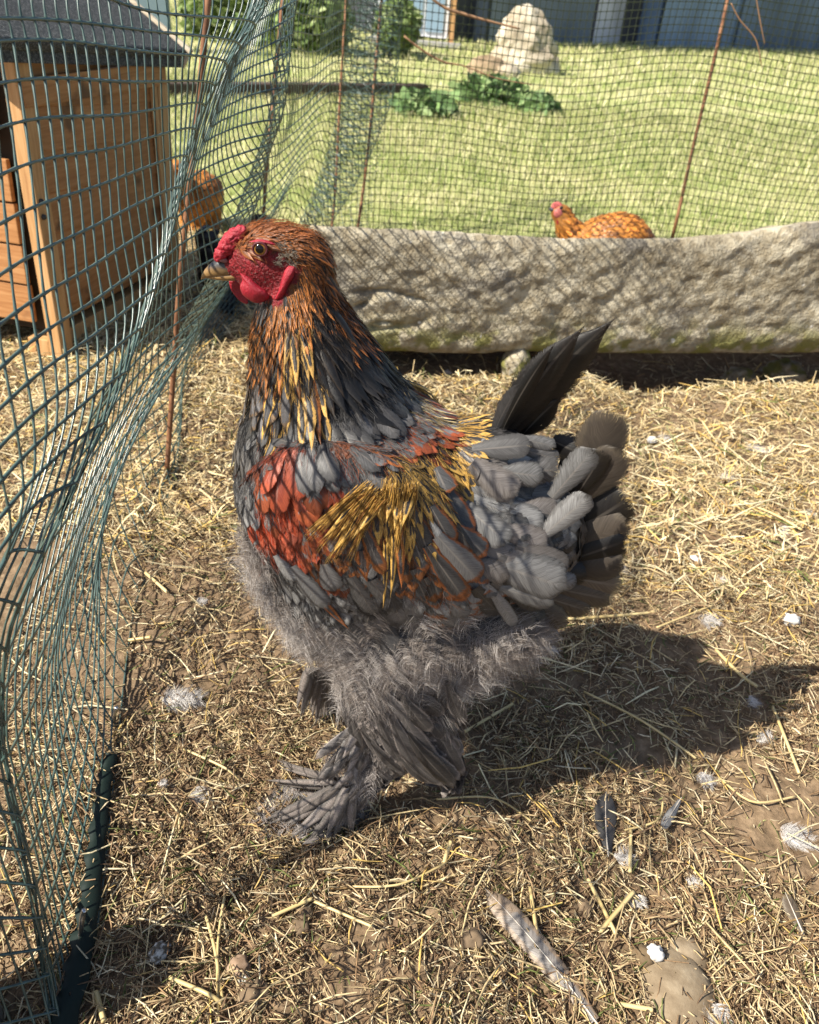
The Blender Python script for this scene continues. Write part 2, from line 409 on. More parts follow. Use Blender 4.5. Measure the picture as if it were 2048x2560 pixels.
ii = np.arange(nu*nS).reshape(nu, nS)
Fs = np.stack([ii[:-1], ii[1:], np.roll(ii, -1, 1)[1:], np.roll(ii, -1, 1)[:-1]], -1).reshape(-1, 4)
tag(npmesh('stone_slab', Vs.reshape(-1, 3), Fs, m, smooth=True), 'long rough buff stone slab lying across the back of the pen, raised on small stones', 'stone slab')
SLABM = m
def rock(name, c, r, label, cat='stone', m_=None, seed=0, amp=.25, fr=2.2, sub=4, group=None, rot=0, zsink=None):
    bm = bmesh.new(); bmesh.ops.create_icosphere(bm, subdivisions=sub, radius=1)
    from mathutils import noise as mn
    for v in bm.verts:
        p = v.co.copy(); d = 1+amp*(mn.noise(p*fr+Vector((seed*7.7, 3, 1)))+.5*mn.noise(p*fr*2.3+Vector((seed, 9, 4))))
        q = p*d
        q = Vector((q.x*r[0], q.y*r[1], q.z*r[2])); q.rotate(Matrix.Rotation(rot, 3, 'Z')); v.co = q
    o = bmobj(name, bm, m_ or SLABM, None, True); o.location = c
    return tag(o, label, cat, group)
pc = pG(1295, 905, .02)
rock('prop_stone', (pc[0], pc[1]+.03, .0), (.036, .045, .05), 'squarish pale stone wedged under the long slab behind the rooster tail', m_=SLABM, seed=3, amp=.15)
for i, (x, y, s) in enumerate([(1010, 900, .03), (1900, 930, .05), (2010, 920, .06)]):
    pc = pG(x, y, -.03); lb = ['small stone in the gap under the slab left of the tail', 'grey rubble stone in the dark hollow under the slab', 'darker rubble stone at the far right of the hollow under the slab'][i]
    rock('rubble_stone', (pc[0], pc[1]+.1, gz(pc[0], pc[1]+.1)+.01), (s, s, s*.8), lb, seed=10+i)

# ------------------------------------------------------------------ hutch
Nn = pG(142, 897); Ff = pG(445, 715); Nn[2] = 0; Ff[2] = 0
wd = (Ff-Nn); WL = np.linalg.norm(wd); wd /= WL; wo = np.array([wd[1], -wd[0], 0.])     # along the side wall, outward (to the right)
zv = np.array([0, 0, 1.])
m = mat('hutch_wood', rough=.55, spec=.3); g = N(m)
tc = g.n('ShaderNodeTexCoord').outputs['Object']
mp = g.n('ShaderNodeMapping', {0: tc}); mp.inputs['Scale'].default_value = (6, 6, 90)
gn = g.noise(1.5, 5, mp.outputs[0], .6, .6)
oi = g.n('ShaderNodeObjectInfo').outputs['Random']
c = g.ramp(gn, [(.3, (.27, .115, .038)), (.5, (.37, .17, .062)), (.7, (.46, .24, .10))])
c = g.mix(g.math('MULTIPLY', oi, .25), c, (.24, .11, .05)); kn = g.noise(9, 3, tc); c = g.mix(g.rng(kn, .62, .72), c, (.12, .055, .025)); g.col(c); g.bump(gn, .25, .001)
WOOD = m
m = mat('hutch_wood_upright', rough=.55, spec=.3); g = N(m)
mp = g.n('ShaderNodeMapping', {0: g.n('ShaderNodeTexCoord').outputs['Object']}); mp.inputs['Scale'].default_value = (90, 90, 6)
gn = g.noise(1.5, 5, mp.outputs[0], .6, .6)
g.col(g.ramp(gn, [(.3, (.34, .17, .07)), (.5, (.46, .26, .11)), (.7, (.56, .34, .17))])); g.bump(gn, .25, .001)
WOODV = m
m = mat('roof_felt', rough=.95, spec=.15); g = N(m); q = g.noise(260, 3, g.pos(), .8); q2 = g.noise(12, 3, g.pos())
c = g.ramp(q, [(.35, (.018, .02, .022)), (.52, (.06, .063, .066)), (.66, (.30, .30, .29))]); c = g.mix(g.math('MULTIPLY', q2, .5), c, (.07, .075, .075))
g.col(c); g.bump(q, .8, .003); FELT = m
m = mat('pale_timber', rough=.7); g = N(m); q = g.noise(3, 4, g.pos((4, 40, 40)))
g.col(g.ramp(q, [(.3, (.42, .34, .24)), (.7, (.62, .54, .42))])); PALE = m
DARKM = mat('black_metal', (.02, .02, .022), .45, .5)
hut = empty('hutch', tuple(Nn), 'stained wooden animal hutch with grey felt roof standing behind the net at left', 'hutch')
wt = wd*WL-zv*.040; wt /= np.linalg.norm(wt)
def hb(name, s, o, z, ls, lo, lz, m_, bev=.002, tilt=None):   # s along, o outward, z up; centre and sizes
    c = Nn+wd*s+wo*o+zv*z
    return bmobj(name, box_bm(c, wd, wo, zv, ls, lo, lz, bev), m_, hut)
HH = .585; ZB = .105; PW = .045
hb('corner_post', PW/2, 0, HH/2, PW, .03, HH, WOODV); hb('corner_post', WL-PW/2, 0, HH/2, PW, .03, HH, WOODV)
hb('corner_post', PW/2-.012, -.50, HH/2, .03, PW, HH, WOODV)
nb = 6; bh = (HH-ZB)/nb
for i in range(nb):
    c = Nn+wd*(WL/2)+wo*(-.006)+zv*(ZB+bh*(i+.5))
    ax = wd; az = (zv*1+wo*-.045); az /= np.linalg.norm(az); ay = np.cross(az, ax)
    bmobj('board', box_bm(c-zv*.02, wt, ay, az, WL-2*PW-.002, .012, bh+.001, .002), WOOD, hut)
    cf = Nn+wd*.006+wo*(-.26)+zv*(ZB-.03+(bh+.004)*(i+.5)); az = (zv+wd*.045); az /= np.linalg.norm(az)
    if i < 4: bmobj('board', box_bm(cf, wo, np.cross(az, wo), az, .44, .012, bh, .002), WOOD, hut)
hb('top_rail', WL/2, .012, HH-.055, WL-.02, .014, .05, WOOD); hb('bottom_rail', WL/2, -.02, ZB-.02, WL-.1, .03, .035, WOOD)
hb('trim_strip', WL-PW-.012, .008, (HH+ZB)/2, .016, .012, HH-ZB-.06, WOODV)
hb('door', .0, -.26, .50, .02, .40, .11, WOOD)
hb('skid', WL/2, -.04, .02, WL, .05, .04, WOODV)
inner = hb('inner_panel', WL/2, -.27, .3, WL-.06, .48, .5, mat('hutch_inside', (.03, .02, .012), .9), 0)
for z in (.335, .305): 
    p = Nn+wd*.012+wo*.017+zv*z; bm = bmesh.new(); bmesh.ops.create_uvsphere(bm, u_segments=10, v_segments=6, radius=.006, matrix=Matrix.Translation(Vector(p))); bmobj('screw', bm, DARKM, hut, True)
# roof: eave over the side wall, rising away to the left
rs = .62; rup = rs*tan(radians(33)); r0 = .03
ra = (-wo*cos(radians(33))+zv*sin(radians(33))); rn = np.cross(wt, ra); rn = rn if rn[2] > 0 else -rn
rc = Nn+wd*(WL/2-.03)+wo*r0+zv*(HH+.004)+ra*.36+rn*.012
bmobj('roof', box_bm(rc, wt, ra, rn, WL+.16, .74, .022, .006), FELT, hut)
for s in (-.118, WL+.058):
    c = Nn+wt*s+wo*r0+zv*(HH+.020)+ra*.36+rn*.006
    bmobj('bargeboard', box_bm(c, wt, ra, rn, .014, .75, .05, .002), PALE, hut)
ef = Nn+wd*(WL/2-.03)+wo*(r0+.0)+zv*(HH-.002)
bmobj('felt_edge', box_bm(ef, wt, wo, zv, WL+.15, .008, .036, .003), FELT, hut)

# ------------------------------------------------------------------ distant yard
def tin(name, p0, p1, h, base, label, pitch=.12, amp=.02, cat='shed', top=None):
    """upright corrugated sheet wall with depth, from p0 to p1"""
    p0 = np.array([*p0, 0.]); p1 = np.array([*p1, 0.]); L = np.linalg.norm(p1-p0); d = (p1-p0)/L; n_ = np.array([-d[1], d[0], 0])
    sh = empty(name, tuple(p0), label, cat)
    k = int(L/pitch)*4; t = np.linspace(0, L, k+1); off = amp*np.clip(np.sin(t/pitch*2*pi)*1.6, -1, 1)
    b = p0[None]+d[None]*t[:, None]-n_[None]*off[:, None]
    V = np.concatenate([b+[0, 0, .02], b+[0, 0, h]]); i = np.arange(k)
    F = np.stack([i, i+1, i+k+2, i+k+1], -1)
    m_ = mat(name+'_sheet', base, .5, .4); g_ = N(m_); q_ = g_.noise(1.2, 5, g_.pos((1, 1, .3)))
    g_.col(g_.mix(g_.rng(q_, .4, .7), base, tuple(v*.6 for v in base)))
    npmesh('sheet_wall', V, F, m_, sh, True)
    c = (p0+p1)/2+n_*1.6+zv*h/2
    bmobj('body', box_bm(c, d, n_, zv, L-.05, 3.0, h), m_, sh)
    bmobj('roof', box_bm(c+zv*(h/2+.06), d, n_, zv, L+.3, 3.5, .1), FELT, sh)
    return sh
def gp(x, y): return pG(x, y)[:2]
A = gp(1040, 92); 
tin('shed', gp(1010, 97), gp(1216, 104), 3.2, (.035, .038, .05), 'dark slate shed with a white window at the back left', .25, .01)
tin('shed', gp(1222, 112)+np.array([.0, .4]), gp(1478, 116)+np.array([.0, .3]), 3.4, (.13, .16, .21), 'blue grey shed wall behind the tall standing stone', .2, .015)
tin('door_panel', gp(1480, 113), gp(1545, 114), 3.0, (.62, .60, .66), 'narrow white door panel between the blue grey shed and the dark one', .3, .006, 'door')
tin('shed', gp(1550, 113), gp(1640, 118), 3.2, (.06, .06, .075), 'narrow dark shed between the white door and the blue corrugated one', .3, .01)
tin('shed', gp(1642, 122), gp(1828, 126), 3.6, (.20, .28, .42), 'light blue corrugated shed left of the rusty stake', .22, .04)
tin('shed', gp(1832, 127), gp(2150, 137), 3.4, (.12, .17, .26), 'darker blue shed at the far right edge', .26, .03)
# window unit with a shelf, low dark opening under it
wp = pG(1060, 110); wy = wp[1]-.4
wn = empty('window_unit', (wp[0], wy, 1.2), 'white framed window with a ledge on the dark shed', 'window')
Wc = pY(1035, 12, wy); 
bmobj('frame', box_bm(Wc, (1, 0, 0), (0, 1, 0), (0, 0, 1), 1.0, .08, .75), mat('white_paint', (.7, .7, .72), .5), wn)
for i in (-1, 0, 1): bmobj('pane', box_bm(Wc+np.array([i*.31, -.05, 0]), (1, 0, 0), (0, 1, 0), (0, 0, 1), .25, .02, .62), mat('window_glass', (.25, .35, .45), .1, .8), wn)
bmobj('ledge', box_bm(Wc+np.array([.05, -.15, -.45]), (1, 0, 0), (0, 1, 0), (0, 0, 1), 1.3, .35, .06), mat('grey_board', (.3, .29, .28), .8), wn)
bmobj('post', box_bm(Wc+np.array([.56, -.06, .2]), (1, 0, 0), (0, 1, 0), (0, 0, 1), .07, .07, 1.3), WOODV, wn)

m = mat('standing_stone', rough=.9); g = N(m); q = g.noise(4, 6, g.pos(), .65); q2 = g.noise(1.4, 3, g.pos())
c = g.ramp(q, [(.3, (.20, .16, .11)), (.5, (.42, .36, .27)), (.7, (.62, .57, .47))]); g.col(g.mix(g.rng(q2, .5, .6), c, g.mix(1., c, (.7, .6, .5), 'MULTIPLY'))); g.bump(q, .9, .05)
SS = m
b = pG(1305, 182); bm = bmesh.new(); bmesh.ops.create_icosphere(bm, subdivisions=5, radius=1)
from mathutils import noise as mn
outl = [(-1, .36), (-.7, .36), (-.3, .34), (.1, .30), (.5, .235), (.8, .155), (.97, .08), (1, .02)]
for v in bm.verts:
    p = v.co; t = p.z; rr = np.interp(t, *zip(*outl)); hr = max(1e-4, sqrt(p.x**2+p.y**2))
    d = 1+.26*mn.noise(p*2.2+Vector((5, 2, 1)))+.12*mn.noise(p*6)
    v.co = Vector((p.x/hr*rr*min(1, hr*2.2)*d-.03*t, p.y/hr*rr*.6*min(1, hr*2.2)*d, (t*.5+.5)*.68*(1+.03*mn.noise(p*3))-.03))
o = bmobj('standing_stone', bm, SS, None, True); o.location = (b[0], b[1]+.15, 0)
tag(o, 'tall pointed pale boulder standing upright on the lawn before the blue shed', 'boulder')
for i, (x, y, r, lb) in enumerate([(1215, 187, (.2, .15, .16), 'low pinkish rock leaning at the left foot of the tall boulder'), (1262, 192, (.16, .12, .10), 'small flat rock lying in front of the tall boulder'), (1372, 176, (.12, .12, .16), 'small grey rock at the right foot of the tall boulder')]):
    p = pG(x, y); rock('rock', (p[0], p[1]+.05, .02), r, lb, m_=SS, seed=20+i, sub=3)
# dark timber lying across the lawn
a_ = pG(385, 245); b_ = pG(1060, 243); m = mat('old_timber', (.07, .05, .04), .9)
d_ = (b_-a_); L_ = np.linalg.norm(d_); d_ /= L_
tag(bmobj('timber_beam', box_bm((a_+b_)/2+zv*.045, d_, np.cross(zv, d_), zv, L_, .12, .10, .012), m), 'long weathered timber lying across the lawn behind the folded net', 'timber')
# leafy things: weeds and hedge
def leafy(name, c, r, n, ls, cols, p, label, cat, kind=None, up=.3, stems=0):
    root = empty(name, (c[0], c[1], 0), label, cat)
    q = rng.normal(0, 1, (n, 3)); q /= np.linalg.norm(q, axis=1, keepdims=True); q *= (rng.random((n, 1))**.45)*(1+.35*(vnoise(q[:, :1]*2+5+c[0], q[:, 2:]*2+9)-.5))
    C_ = np.array(c)[None]+q*np.array(r)[None]; C_[:, 2] = np.abs(C_[:, 2])
    ang = rng.uniform(0, 2*pi, n); el = rng.uniform(-.6, 1.2, n)
    d = np.stack([np.cos(ang)*np.cos(el), np.sin(ang)*np.cos(el), np.sin(el)], -1); s = np.cross(d, rng.normal(0, 1, (n, 3))); s /= np.linalg.norm(s, axis=1, keepdims=True)
    L = ls*(.5+rng.random(n)); ts = np.array([-.5, 0, .5]); ww = np.array([.08, .32, .03])
    Pp = C_[:, None]+d[:, None]*ts[None, :, None]*L[:, None, None]; Pp[:, 2, 2] -= L*.2; h = s[:, None]*(L[:, None]*ww[None])[..., None]
    V = np.stack([Pp-h, Pp+h], 2).reshape(-1, 3); i0 = (np.arange(n)*6)[:, None]
    F = np.concatenate([i0+np.array([0, 1, 3, 2]), i0+np.array([2, 3, 5, 4])], 1).reshape(-1, 4)
    cc = np.concatenate([np.repeat(pal(n, cols, p, .35), 6, 0), np.ones((n*6, 1))], 1)
    o = npmesh('foliage', V, F, GRASSM, root, attrs={'cin': ('FLOAT_COLOR', cc)}); o['kind'] = 'stuff'
    k = stems or 8; a = rng.uniform(0, 2*pi, k); rr = rng.random(k)*.7
    b0 = np.stack([c[0]+np.cos(a)*rr*r[0]*.3, c[1]+np.sin(a)*rr*r[1]*.3, a*0], -1); b1 = np.stack([c[0]+np.cos(a)*rr*r[0], c[1]+np.sin(a)*rr*r[1], c[2]+r[2]*.6+a*0], -1)
    V, F = tubes(np.stack([b0, (b0+b1)/2+.02, b1], 1), .006, 4)
    npmesh('stems', V, F, mat('stem', (.10, .09, .04), .8), root)
    return root
WC = [(.11, .18, .07), (.16, .25, .09), (.27, .36, .15)]
for x, y, rx, rz, lb in [(1060, 285, .22, .16, 'left clump of dark green weeds on the lawn'), (1230, 262, .34, .24, 'largest clump of dark green weeds below the tall boulder'), (1340, 280, .16, .14, 'thin right clump of weeds below the tall boulder')]:
    p = pG(x, y); leafy('weed_clump', (p[0], p[1], .02), (rx*1.15, .3, rz*.8), 800, .08, WC, [3, 4, 2], lb, 'weeds')
for x, y, rx, rz, lb, yo in [(640, 110, .9, .7, 'pale green bush behind the folds of the net', 0), (770, 130, .5, .55, 'loose green bush left of the sheds', 0), (985, 145, .25, .28, 'small dark green bush under the shed window', .4)]:
    p = pG(x, y); leafy('bush', (p[0], p[1]+yo, .3), (rx, .5, rz), 3500, .12, [(.12, .18, .06), (.22, .30, .10), (.36, .42, .2)], [3, 4, 4], lb, 'bush')
# blue grey board beyond the hutch roof
p = pG(330, 120); bmb = box_bm(np.array([p[0], p[1], .8]), (1, 0, 0), (0, 1, 0), (0, 0, 1), .8, .1, 1.6, .01)
tag(bmobj('board_screen', bmb, mat('blue_board', (.12, .17, .2), .6)), 'blue grey board standing beyond the hutch roof', 'board')
# white daisies / down caught in the lawn
# ------------------------------------------------------------------ garden net, left run with its folds
m = mat('net_plastic', (.014, .045, .040), .3, .7); g = N(m); q = g.noise(90, 3, g.pos())
g.col(g.ramp(q, [(.3, (.030, .056, .049)), (.7, (.064, .108, .095))])); NETM = m
K = 38
def rail(ctrl):
    """ctrl: list of (row, px, py, depth|None=ground) -> K+1 points"""
    ctrl = sorted(ctrl); ks = [c[0] for c in ctrl]
    pts = []
    for k, x, y, z in ctrl: pts.append(pG(x, y, .004) if z is None else pD(x, y, z))
    pts = np.array(pts); kk = np.arange(0, K+1e-6, .5)
    t = np.interp(kk, ks, np.arange(len(ks)))
    sm = catmull(pts, t)
    return sm
RAILS = [
 # (columns to the next rail, controls)
 (16, [(0, -900, -2020, .27), (5, -900, -943, .27), (9, -900, -83, .27), (11, -900, 350, .27), (14, -900, 1000, .27), (18, -900, 1850, .28), (24, -900, 2900, .30), (38, -900, 5000, .34)]),  # off-frame end of the net, placed so its shadow falls on the rooster
 (11, [(0, 10, -1040, .53), (9, 3, -105, .52), (11, 2, 100, .52), (13, 0, 317, .515), (15, 0, 559, .51), (17, 0, 813, .505), (19, 0, 1022, .50), (21, -5, 1219, .50), (23, -15, 1408, .50), (25, -70, 1580, .51), (28, -240, 1790, .53), (32, -420, 2120, .56), (38, -480, 2640, .62)]),
 (12, [(0, 420, -300, .74), (5, 395, -130, .70), (8, 372, -20, .68), (11, 350, 128, .665), (13, 318, 285, .655), (15, 285, 450, .645), (17, 255, 650, .63), (19, 232, 838, .61), (21, 180, 1035, .58), (23, 82, 1270, .55), (25, -30, 1500, .54), (28, -130, 1770, .56), (32, -160, 2110, .60), (38, -130, 2640, .65)]),
 (3, [(0, 745, -420, .98), (4, 715, -190, .95), (8, 663, 0, .92), (11, 563, 154, .88), (13, 510, 262, .86), (15, 468, 392, .83), (17, 434, 545, .79), (18, 410, 635, .76), (19, 383, 725, .73), (20, 348, 822, .70), (21, 312, 930, .66), (22, 262, 1055, .62), (23, 192, 1205, .58), (24, 110, 1380, .56), (25, 46, 1510, .56), (26, 12, 1620, .57), (28, 6, 1800, .59), (30, 24, 1960, .62), (33, 82, 2215, .65), (36, 118, 2440, .68), (38, 140, 2590, None)]),
 (3, [(0, 700, -300, 1.02), (4, 665, -120, 1.0), (8, 615, 60, .96), (11, 535, 215, .93), (13, 483, 330, .91), (15, 440, 460, .88), (17, 407, 615, .84), (19, 350, 790, .78), (21, 280, 990, .71), (23, 160, 1260, .63), (25, 38, 1540, .60), (28, -4, 1820, .61), (30, 12, 1980, .63), (33, 70, 2215, .66), (36, 106, 2430, .69), (38, 130, 2580, None)]),
 (6, [(0, 700, -180, 1.03), (4, 620, 60, 1.02), (8, 560, 230, 1.0), (11, 510, 345, .98), (14, 440, 500, .95), (17, 395, 660, .91), (20, 325, 860, .85), (23, 190, 1130, .78), (26, 80, 1500, .70), (28, 40, 1760, .67), (30, 50, 1940, .67), (33, 100, 2190, .69), (36, 140, 2400, .71), (38, 160, 2540, None)]),
 (7, [(0, 730, -150, 1.1), (4, 650, 50, 1.08), (8, 590, 215, 1.06), (11, 545, 335, 1.05), (14, 490, 470, 1.03), (17, 450, 615, 1.0), (20, 385, 790, .96), (23, 290, 1010, .92), (26, 190, 1330, .87), (29, 130, 1640, .83), (31, 130, 1830, .81), (33, 155, 2010, .80), (36, 205, 2220, .80), (38, 235, 2350, None)]),
 (7, [(0, 770, -160, 1.14), (4, 690, 30, 1.13), (8, 650, 190, 1.12), (11, 615, 310, 1.11), (14, 575, 430, 1.10), (17, 540, 560, 1.09), (20, 480, 715, 1.07), (23, 395, 880, 1.05), (26, 285, 1130, 1.02), (29, 205, 1420, .98), (32, 205, 1640, .95), (35, 245, 1820, .93), (38, 285, 1950, None)]),
 (3, [(0, 830, -190, 1.22), (4, 745, 0, 1.2), (10, 712, 255, 1.18), (14, 672, 390, 1.18), (17, 641, 510, 1.18), (21, 560, 695, 1.18), (23, 515, 775, 1.17), (25, 474, 858, 1.16), (27, 430, 925, 1.16), (29, 372, 1005, 1.15), (31, 320, 1085, 1.13), (33, 278, 1180, 1.12), (35, 262, 1300, 1.13), (36.5, 290, 1420, 1.14), (38, 334, 1530, None)]),
 (5, [(0, 800, -150, 1.36), (5, 700, 70, 1.35), (10, 670, 290, 1.34), (14, 625, 430, 1.34), (19, 545, 640, 1.35), (23, 470, 790, 1.36), (26, 420, 885, 1.36), (29, 370, 985, 1.36), (32, 345, 1100, 1.36), (35, 345, 1240, 1.34), (38, 385, 1400, None)]),
 (6, [(0, 825, -120, 1.5), (5, 745, 80, 1.5), (10, 720, 285, 1.5), (14, 670, 430, 1.5), (19, 600, 610, 1.52), (24, 510, 770, 1.53), (29, 455, 910, 1.52), (32, 448, 1000, 1.51), (35, 448, 1090, 1.50), (38, 441, 1190, None)]),
 (12, [(0, 850, -90, 1.8), (8, 775, 200, 1.8), (14, 720, 390, 1.8), (20, 660, 570, 1.84), (26, 570, 720, 1.86), (32, 485, 860, 1.86), (38, 462, 990, None)]),
 (9, [(0, 900, -70, 2.25), (8, 865, 150, 2.25), (16, 800, 350, 2.28), (24, 710, 520, 2.32), (30, 645, 640, 2.36), (38, 600, 790, None)]),
 (4, [(0, 1012, -40, 2.45), (4, 1002, 90, 2.45), (9, 985, 237, 2.45), (15, 914, 415, 2.47), (21, 835, 550, 2.5), (28, 740, 680, 2.55), (38, 650, 790, None)]),
 (4, [(0, 905, -50, 2.6), (9, 870, 230, 2.6), (18, 800, 450, 2.62), (28, 720, 640, 2.66), (38, 640, 770, None)]),
 (4, [(0, 960, -50, 2.6), (9, 935, 230, 2.6), (18, 840, 460, 2.62), (28, 750, 640, 2.66), (38, 670, 770, None)]),
 (10, [(0, 880, -50, 2.72), (9, 860, 170, 2.75), (18, 820, 380, 2.8), (28, 740, 590, 2.85), (38, 680, 750, None)]),
 (0, [(0, 1010, -60, 2.9), (9, 985, 160, 2.9), (18, 960, 350, 2.9), (28, 930, 540, 2.92), (38, 900, 700, 2.95)]),
]
R = np.array([rail(c) for _, c in RAILS])            # (nr, 2K+1, 3)
KT = 14                                              # rows above the front part, which is lowered to spare the head its shadow
up_ = (R[:, 0]-R[:, 4])/2.0; up_ /= np.linalg.norm(up_, axis=1, keepdims=True)
ext = R[:, :1]+(up_*.55+np.array([[0, 0, .45]]))[:, None]*(np.arange(2*KT, 0, -1)*.5*.024)[None, :, None]
R = np.concatenate([ext, R], 1); nR = len(R); KK = np.arange(-KT, K+1e-6, .5)
PS = 16; Sg = catmull(R, np.arange(0, nR-1+1e-9, 1/PS))
Sg = Sg+.004*np.stack([fbm(np.arange(Sg.shape[0])[:, None]*.05+s_, np.arange(Sg.shape[1])[None]*.09+s_, 2) for s_ in (1, 20, 40)], -1)
cnt = [r[0] for r in RAILS]
def cols_at(k):
    """fabric column of every rail at row k: the folds run diagonally over the weave"""
    sg = np.where(k < 11, 1.0*(k-11), np.where(k < 24, 1.75*(k-11), 22.75+.3*(k-24)))
    c1 = -.33*(k-11); c3 = 27-sg; c = np.zeros(nR)
    c[1] = c1; c[0] = c1-cnt[0]; c[3] = max(c3, c1+5); c[2] = c1+.46*(c[3]-c1)
    for i in range(4, nR): c[i] = c[i-1]+cnt[i-1]
    return c
CC_ = np.array([cols_at(k) for k in KK])
def s_at(p, kidx):
    x = np.clip(p, 0, nR-1)*PS; i = np.minimum(x.astype(int), Sg.shape[0]-2); f = (x-i)[..., None]
    return Sg[i, kidx]*(1-f)+Sg[i+1, kidx]*f
def okp(p, k): return (p > .01) & (p < nR-1.01) & (k >= np.interp(p, [0, .22, .36, .78, 1, 3, 5.5, 7], [4.6, 5.6, 10.6, 10.6, 8.6, 4, 0, -KT]))  # unseen top edge shaped with a dip so its shadow misses the head
def masked(P, rad, ok, sides=4):
    V, F = tubes(P, rad, sides); M, N_ = ok.shape
    fm = np.repeat((ok[:, :-1] & ok[:, 1:]).reshape(-1), sides); F = F[fm]
    u = np.unique(F); mp = np.zeros(len(V), int); mp[u] = np.arange(len(u)); return V[u], mp[F]
cint = np.arange(int(CC_.min())+1, int(CC_.max())); kidx = np.arange(len(KK))
Pv = np.array([[np.interp(c, CC_[j], np.arange(nR), left=-1, right=nR) for j in kidx] for c in cint])
okv = okp(Pv, KK[None]); Vv, Fv = masked(s_at(Pv, np.broadcast_to(kidx, Pv.shape)), .0009*np.where(np.arange(len(KK)) % 2 == 0, 1.38, 1.)[None]*np.ones((len(cint), 1)), okv)
chalf = np.arange(cint[0], cint[-1], .5); krow = kidx[::2]
Ph = np.array([np.interp(chalf, CC_[j], np.arange(nR), left=-1, right=nR) for j in krow])
okh = okp(Ph, KK[krow][:, None]); Vh, Fh = masked(s_at(Ph, np.broadcast_to(krow[:, None], Ph.shape)), .00118*np.where(np.arange(len(chalf)) % 2 == 0, 1.35, 1.)[None]*np.ones((len(krow), 1)), okh)
def net_mesh(name, S, rv, rh, parent):
    C2, K2, _ = S.shape
    wave = lambda n: 1+.38*(np.arange(n) % 2 == 0)
    V1, F1 = tubes(S[::2], np.broadcast_to(rv*wave(K2), (len(S[::2]), K2)), 4)
    H = S[:, ::2].transpose(1, 0, 2)
    V2, F2 = tubes(H, np.broadcast_to(rh*wave(C2), (len(H), C2)), 4)
    return npmesh(name, np.concatenate([V1, V2]), np.concatenate([F1, F2+len(V1)]), NETM, parent, True)
net = empty('garden_net', (-.3, .35, 0.), 'green plastic mesh netting in loose folds along the left of the pen', 'net')
nm = npmesh('mesh_wires', np.concatenate([Vv, Vh]), np.concatenate([Fv, Fh+len(Vv)]), NETM, net, True); nm['kind'] = 'stuff'
# solid scalloped hem strip along the ground
# order the hem strictly along its run so the strip does not fold back
hp = np.array([pG(x, y) for x, y in [(150, 2620), (196, 2440), (222, 2300), (240, 2160), (256, 2040), (268, 1960), (283, 1905)]])
ht = np.linspace(0, len(hp)-1, 61); H0 = catmull(hp, ht); H0[:, 2] = .006
sc_w = .004*(np.arange(61) % 5 == 0)
dn = np.gradient(H0, axis=0); dn[:, 2] = 0; dn /= np.linalg.norm(dn, axis=1, keepdims=True); sd_ = np.cross(dn, [0, 0, 1.])
wL = .0095+.0026*np.cos(np.arange(61)/5*2*pi); wR = .0125+.0012*np.sin(np.arange(61)*.9)
wL *= np.linspace(1, .55, 61); wR *= np.linspace(1, .5, 61)
A_ = H0-sd_*wL[:, None]+[0, 0, .010]; M_ = H0+[0, 0, .008]; B_ = H0+sd_*wR[:, None]+[0, 0, .006]
V = np.stack([A_, M_, B_, B_-[0, 0, .0016], M_-[0, 0, .0016], A_-[0, 0, .0016]], 1).reshape(-1, 3); i0 = (np.arange(60)*6)[:, None]
F = np.concatenate([i0+np.array([a, a+6, (a+1) % 6+6, (a+1) % 6]) for a in range(6)], 1).reshape(-1, 4)
HEMM = mat('net_hem', (.008, .016, .013), .6, .25)
npmesh('hem_strip', V, F, HEMM, net, False)
# far run behind the slab
c0 = pY(960, 300, 2.75); farx = np.arange(-.35, 2.6, .0093); 
kz = np.arange(0, 2*50+1)*.0108
FX, KZ = np.meshgrid(farx, kz, indexing='ij')
FY = 2.80+.10*(FX)+.03*np.sin(FX*3.1+1)+.05*fbm(FX*1.5, KZ*2, 2)+.010*np.sin(KZ*7+FX*5)
FZ = KZ+.035*np.exp(-((FX-.75)/.28)**2)*np.sin(np.clip(KZ/.9, 0, 1)*pi)*1.1-.022*np.exp(-((FX-.35)/.25)**2)*np.sin(np.clip(KZ/1.0, 0, 1)*pi)+.007*fbm(FX*4, KZ*3, 2)
FXX = FX+.02*fbm(FX*2+9, KZ*3, 2)+.02*(KZ-.3)
SF = np.stack([FXX, FY, FZ], -1)[:, ::-1]
net2 = empty('garden_net', (0.5, 2.8, 0), 'olive green mesh netting stretched upright behind the stone slab', 'net')
NF = NETM; m = mat('net_plastic_far', (.022, .030, .014), .6, .3); NETM = m
o = net_mesh('mesh_wires', SF, .00095, .00115, net2); o['kind'] = 'stuff'; NETM = NF

# ------------------------------------------------------------------ rusty stakes
m = mat('rusty_iron', rough=.75, spec=.3); g = N(m); q = g.noise(70, 5, g.pos((1, 1, .25)), .7)
g.col(g.ramp(q, [(.3, (.07, .035, .022)), (.5, (.19, .085, .04)), (.7, (.34, .18, .10))])); g.bump(q, .5, .001); RUST = m
def stake(pts, r, label):
    P3 = [pG(x, y, .0) if z is None else pD(x, y, z) for x, y, z in pts]
    P3[0][2] -= .03
    o = curve_tube('stake', P3, r, RUST, n=18)
    return tag(o, label, 'stake', 'rusty iron rods holding up the net')
stake([(410, 1200, None), (436, 900, 1.34), (454, 655, 1.23), (480, 420, 1.16), (502, 200, 1.11), (520, 0, 1.07), (545, -250, 1.04)], .0045, 'thick copper brown rod inside the net folds, nearest the camera')
stake([(640, 760, None), (655, 600, 2.33), (668, 410, 2.26), (690, 180, 2.2), (712, -60, 2.15)], .005, 'thin rusty rod just above and left of the rooster head')
stake([(880, 640, None), (905, 500, 2.75), (925, 330, 2.7), (945, 100, 2.66), (960, -60, 2.6)], .0048, 'rusty rod rising behind the left end of the slab')
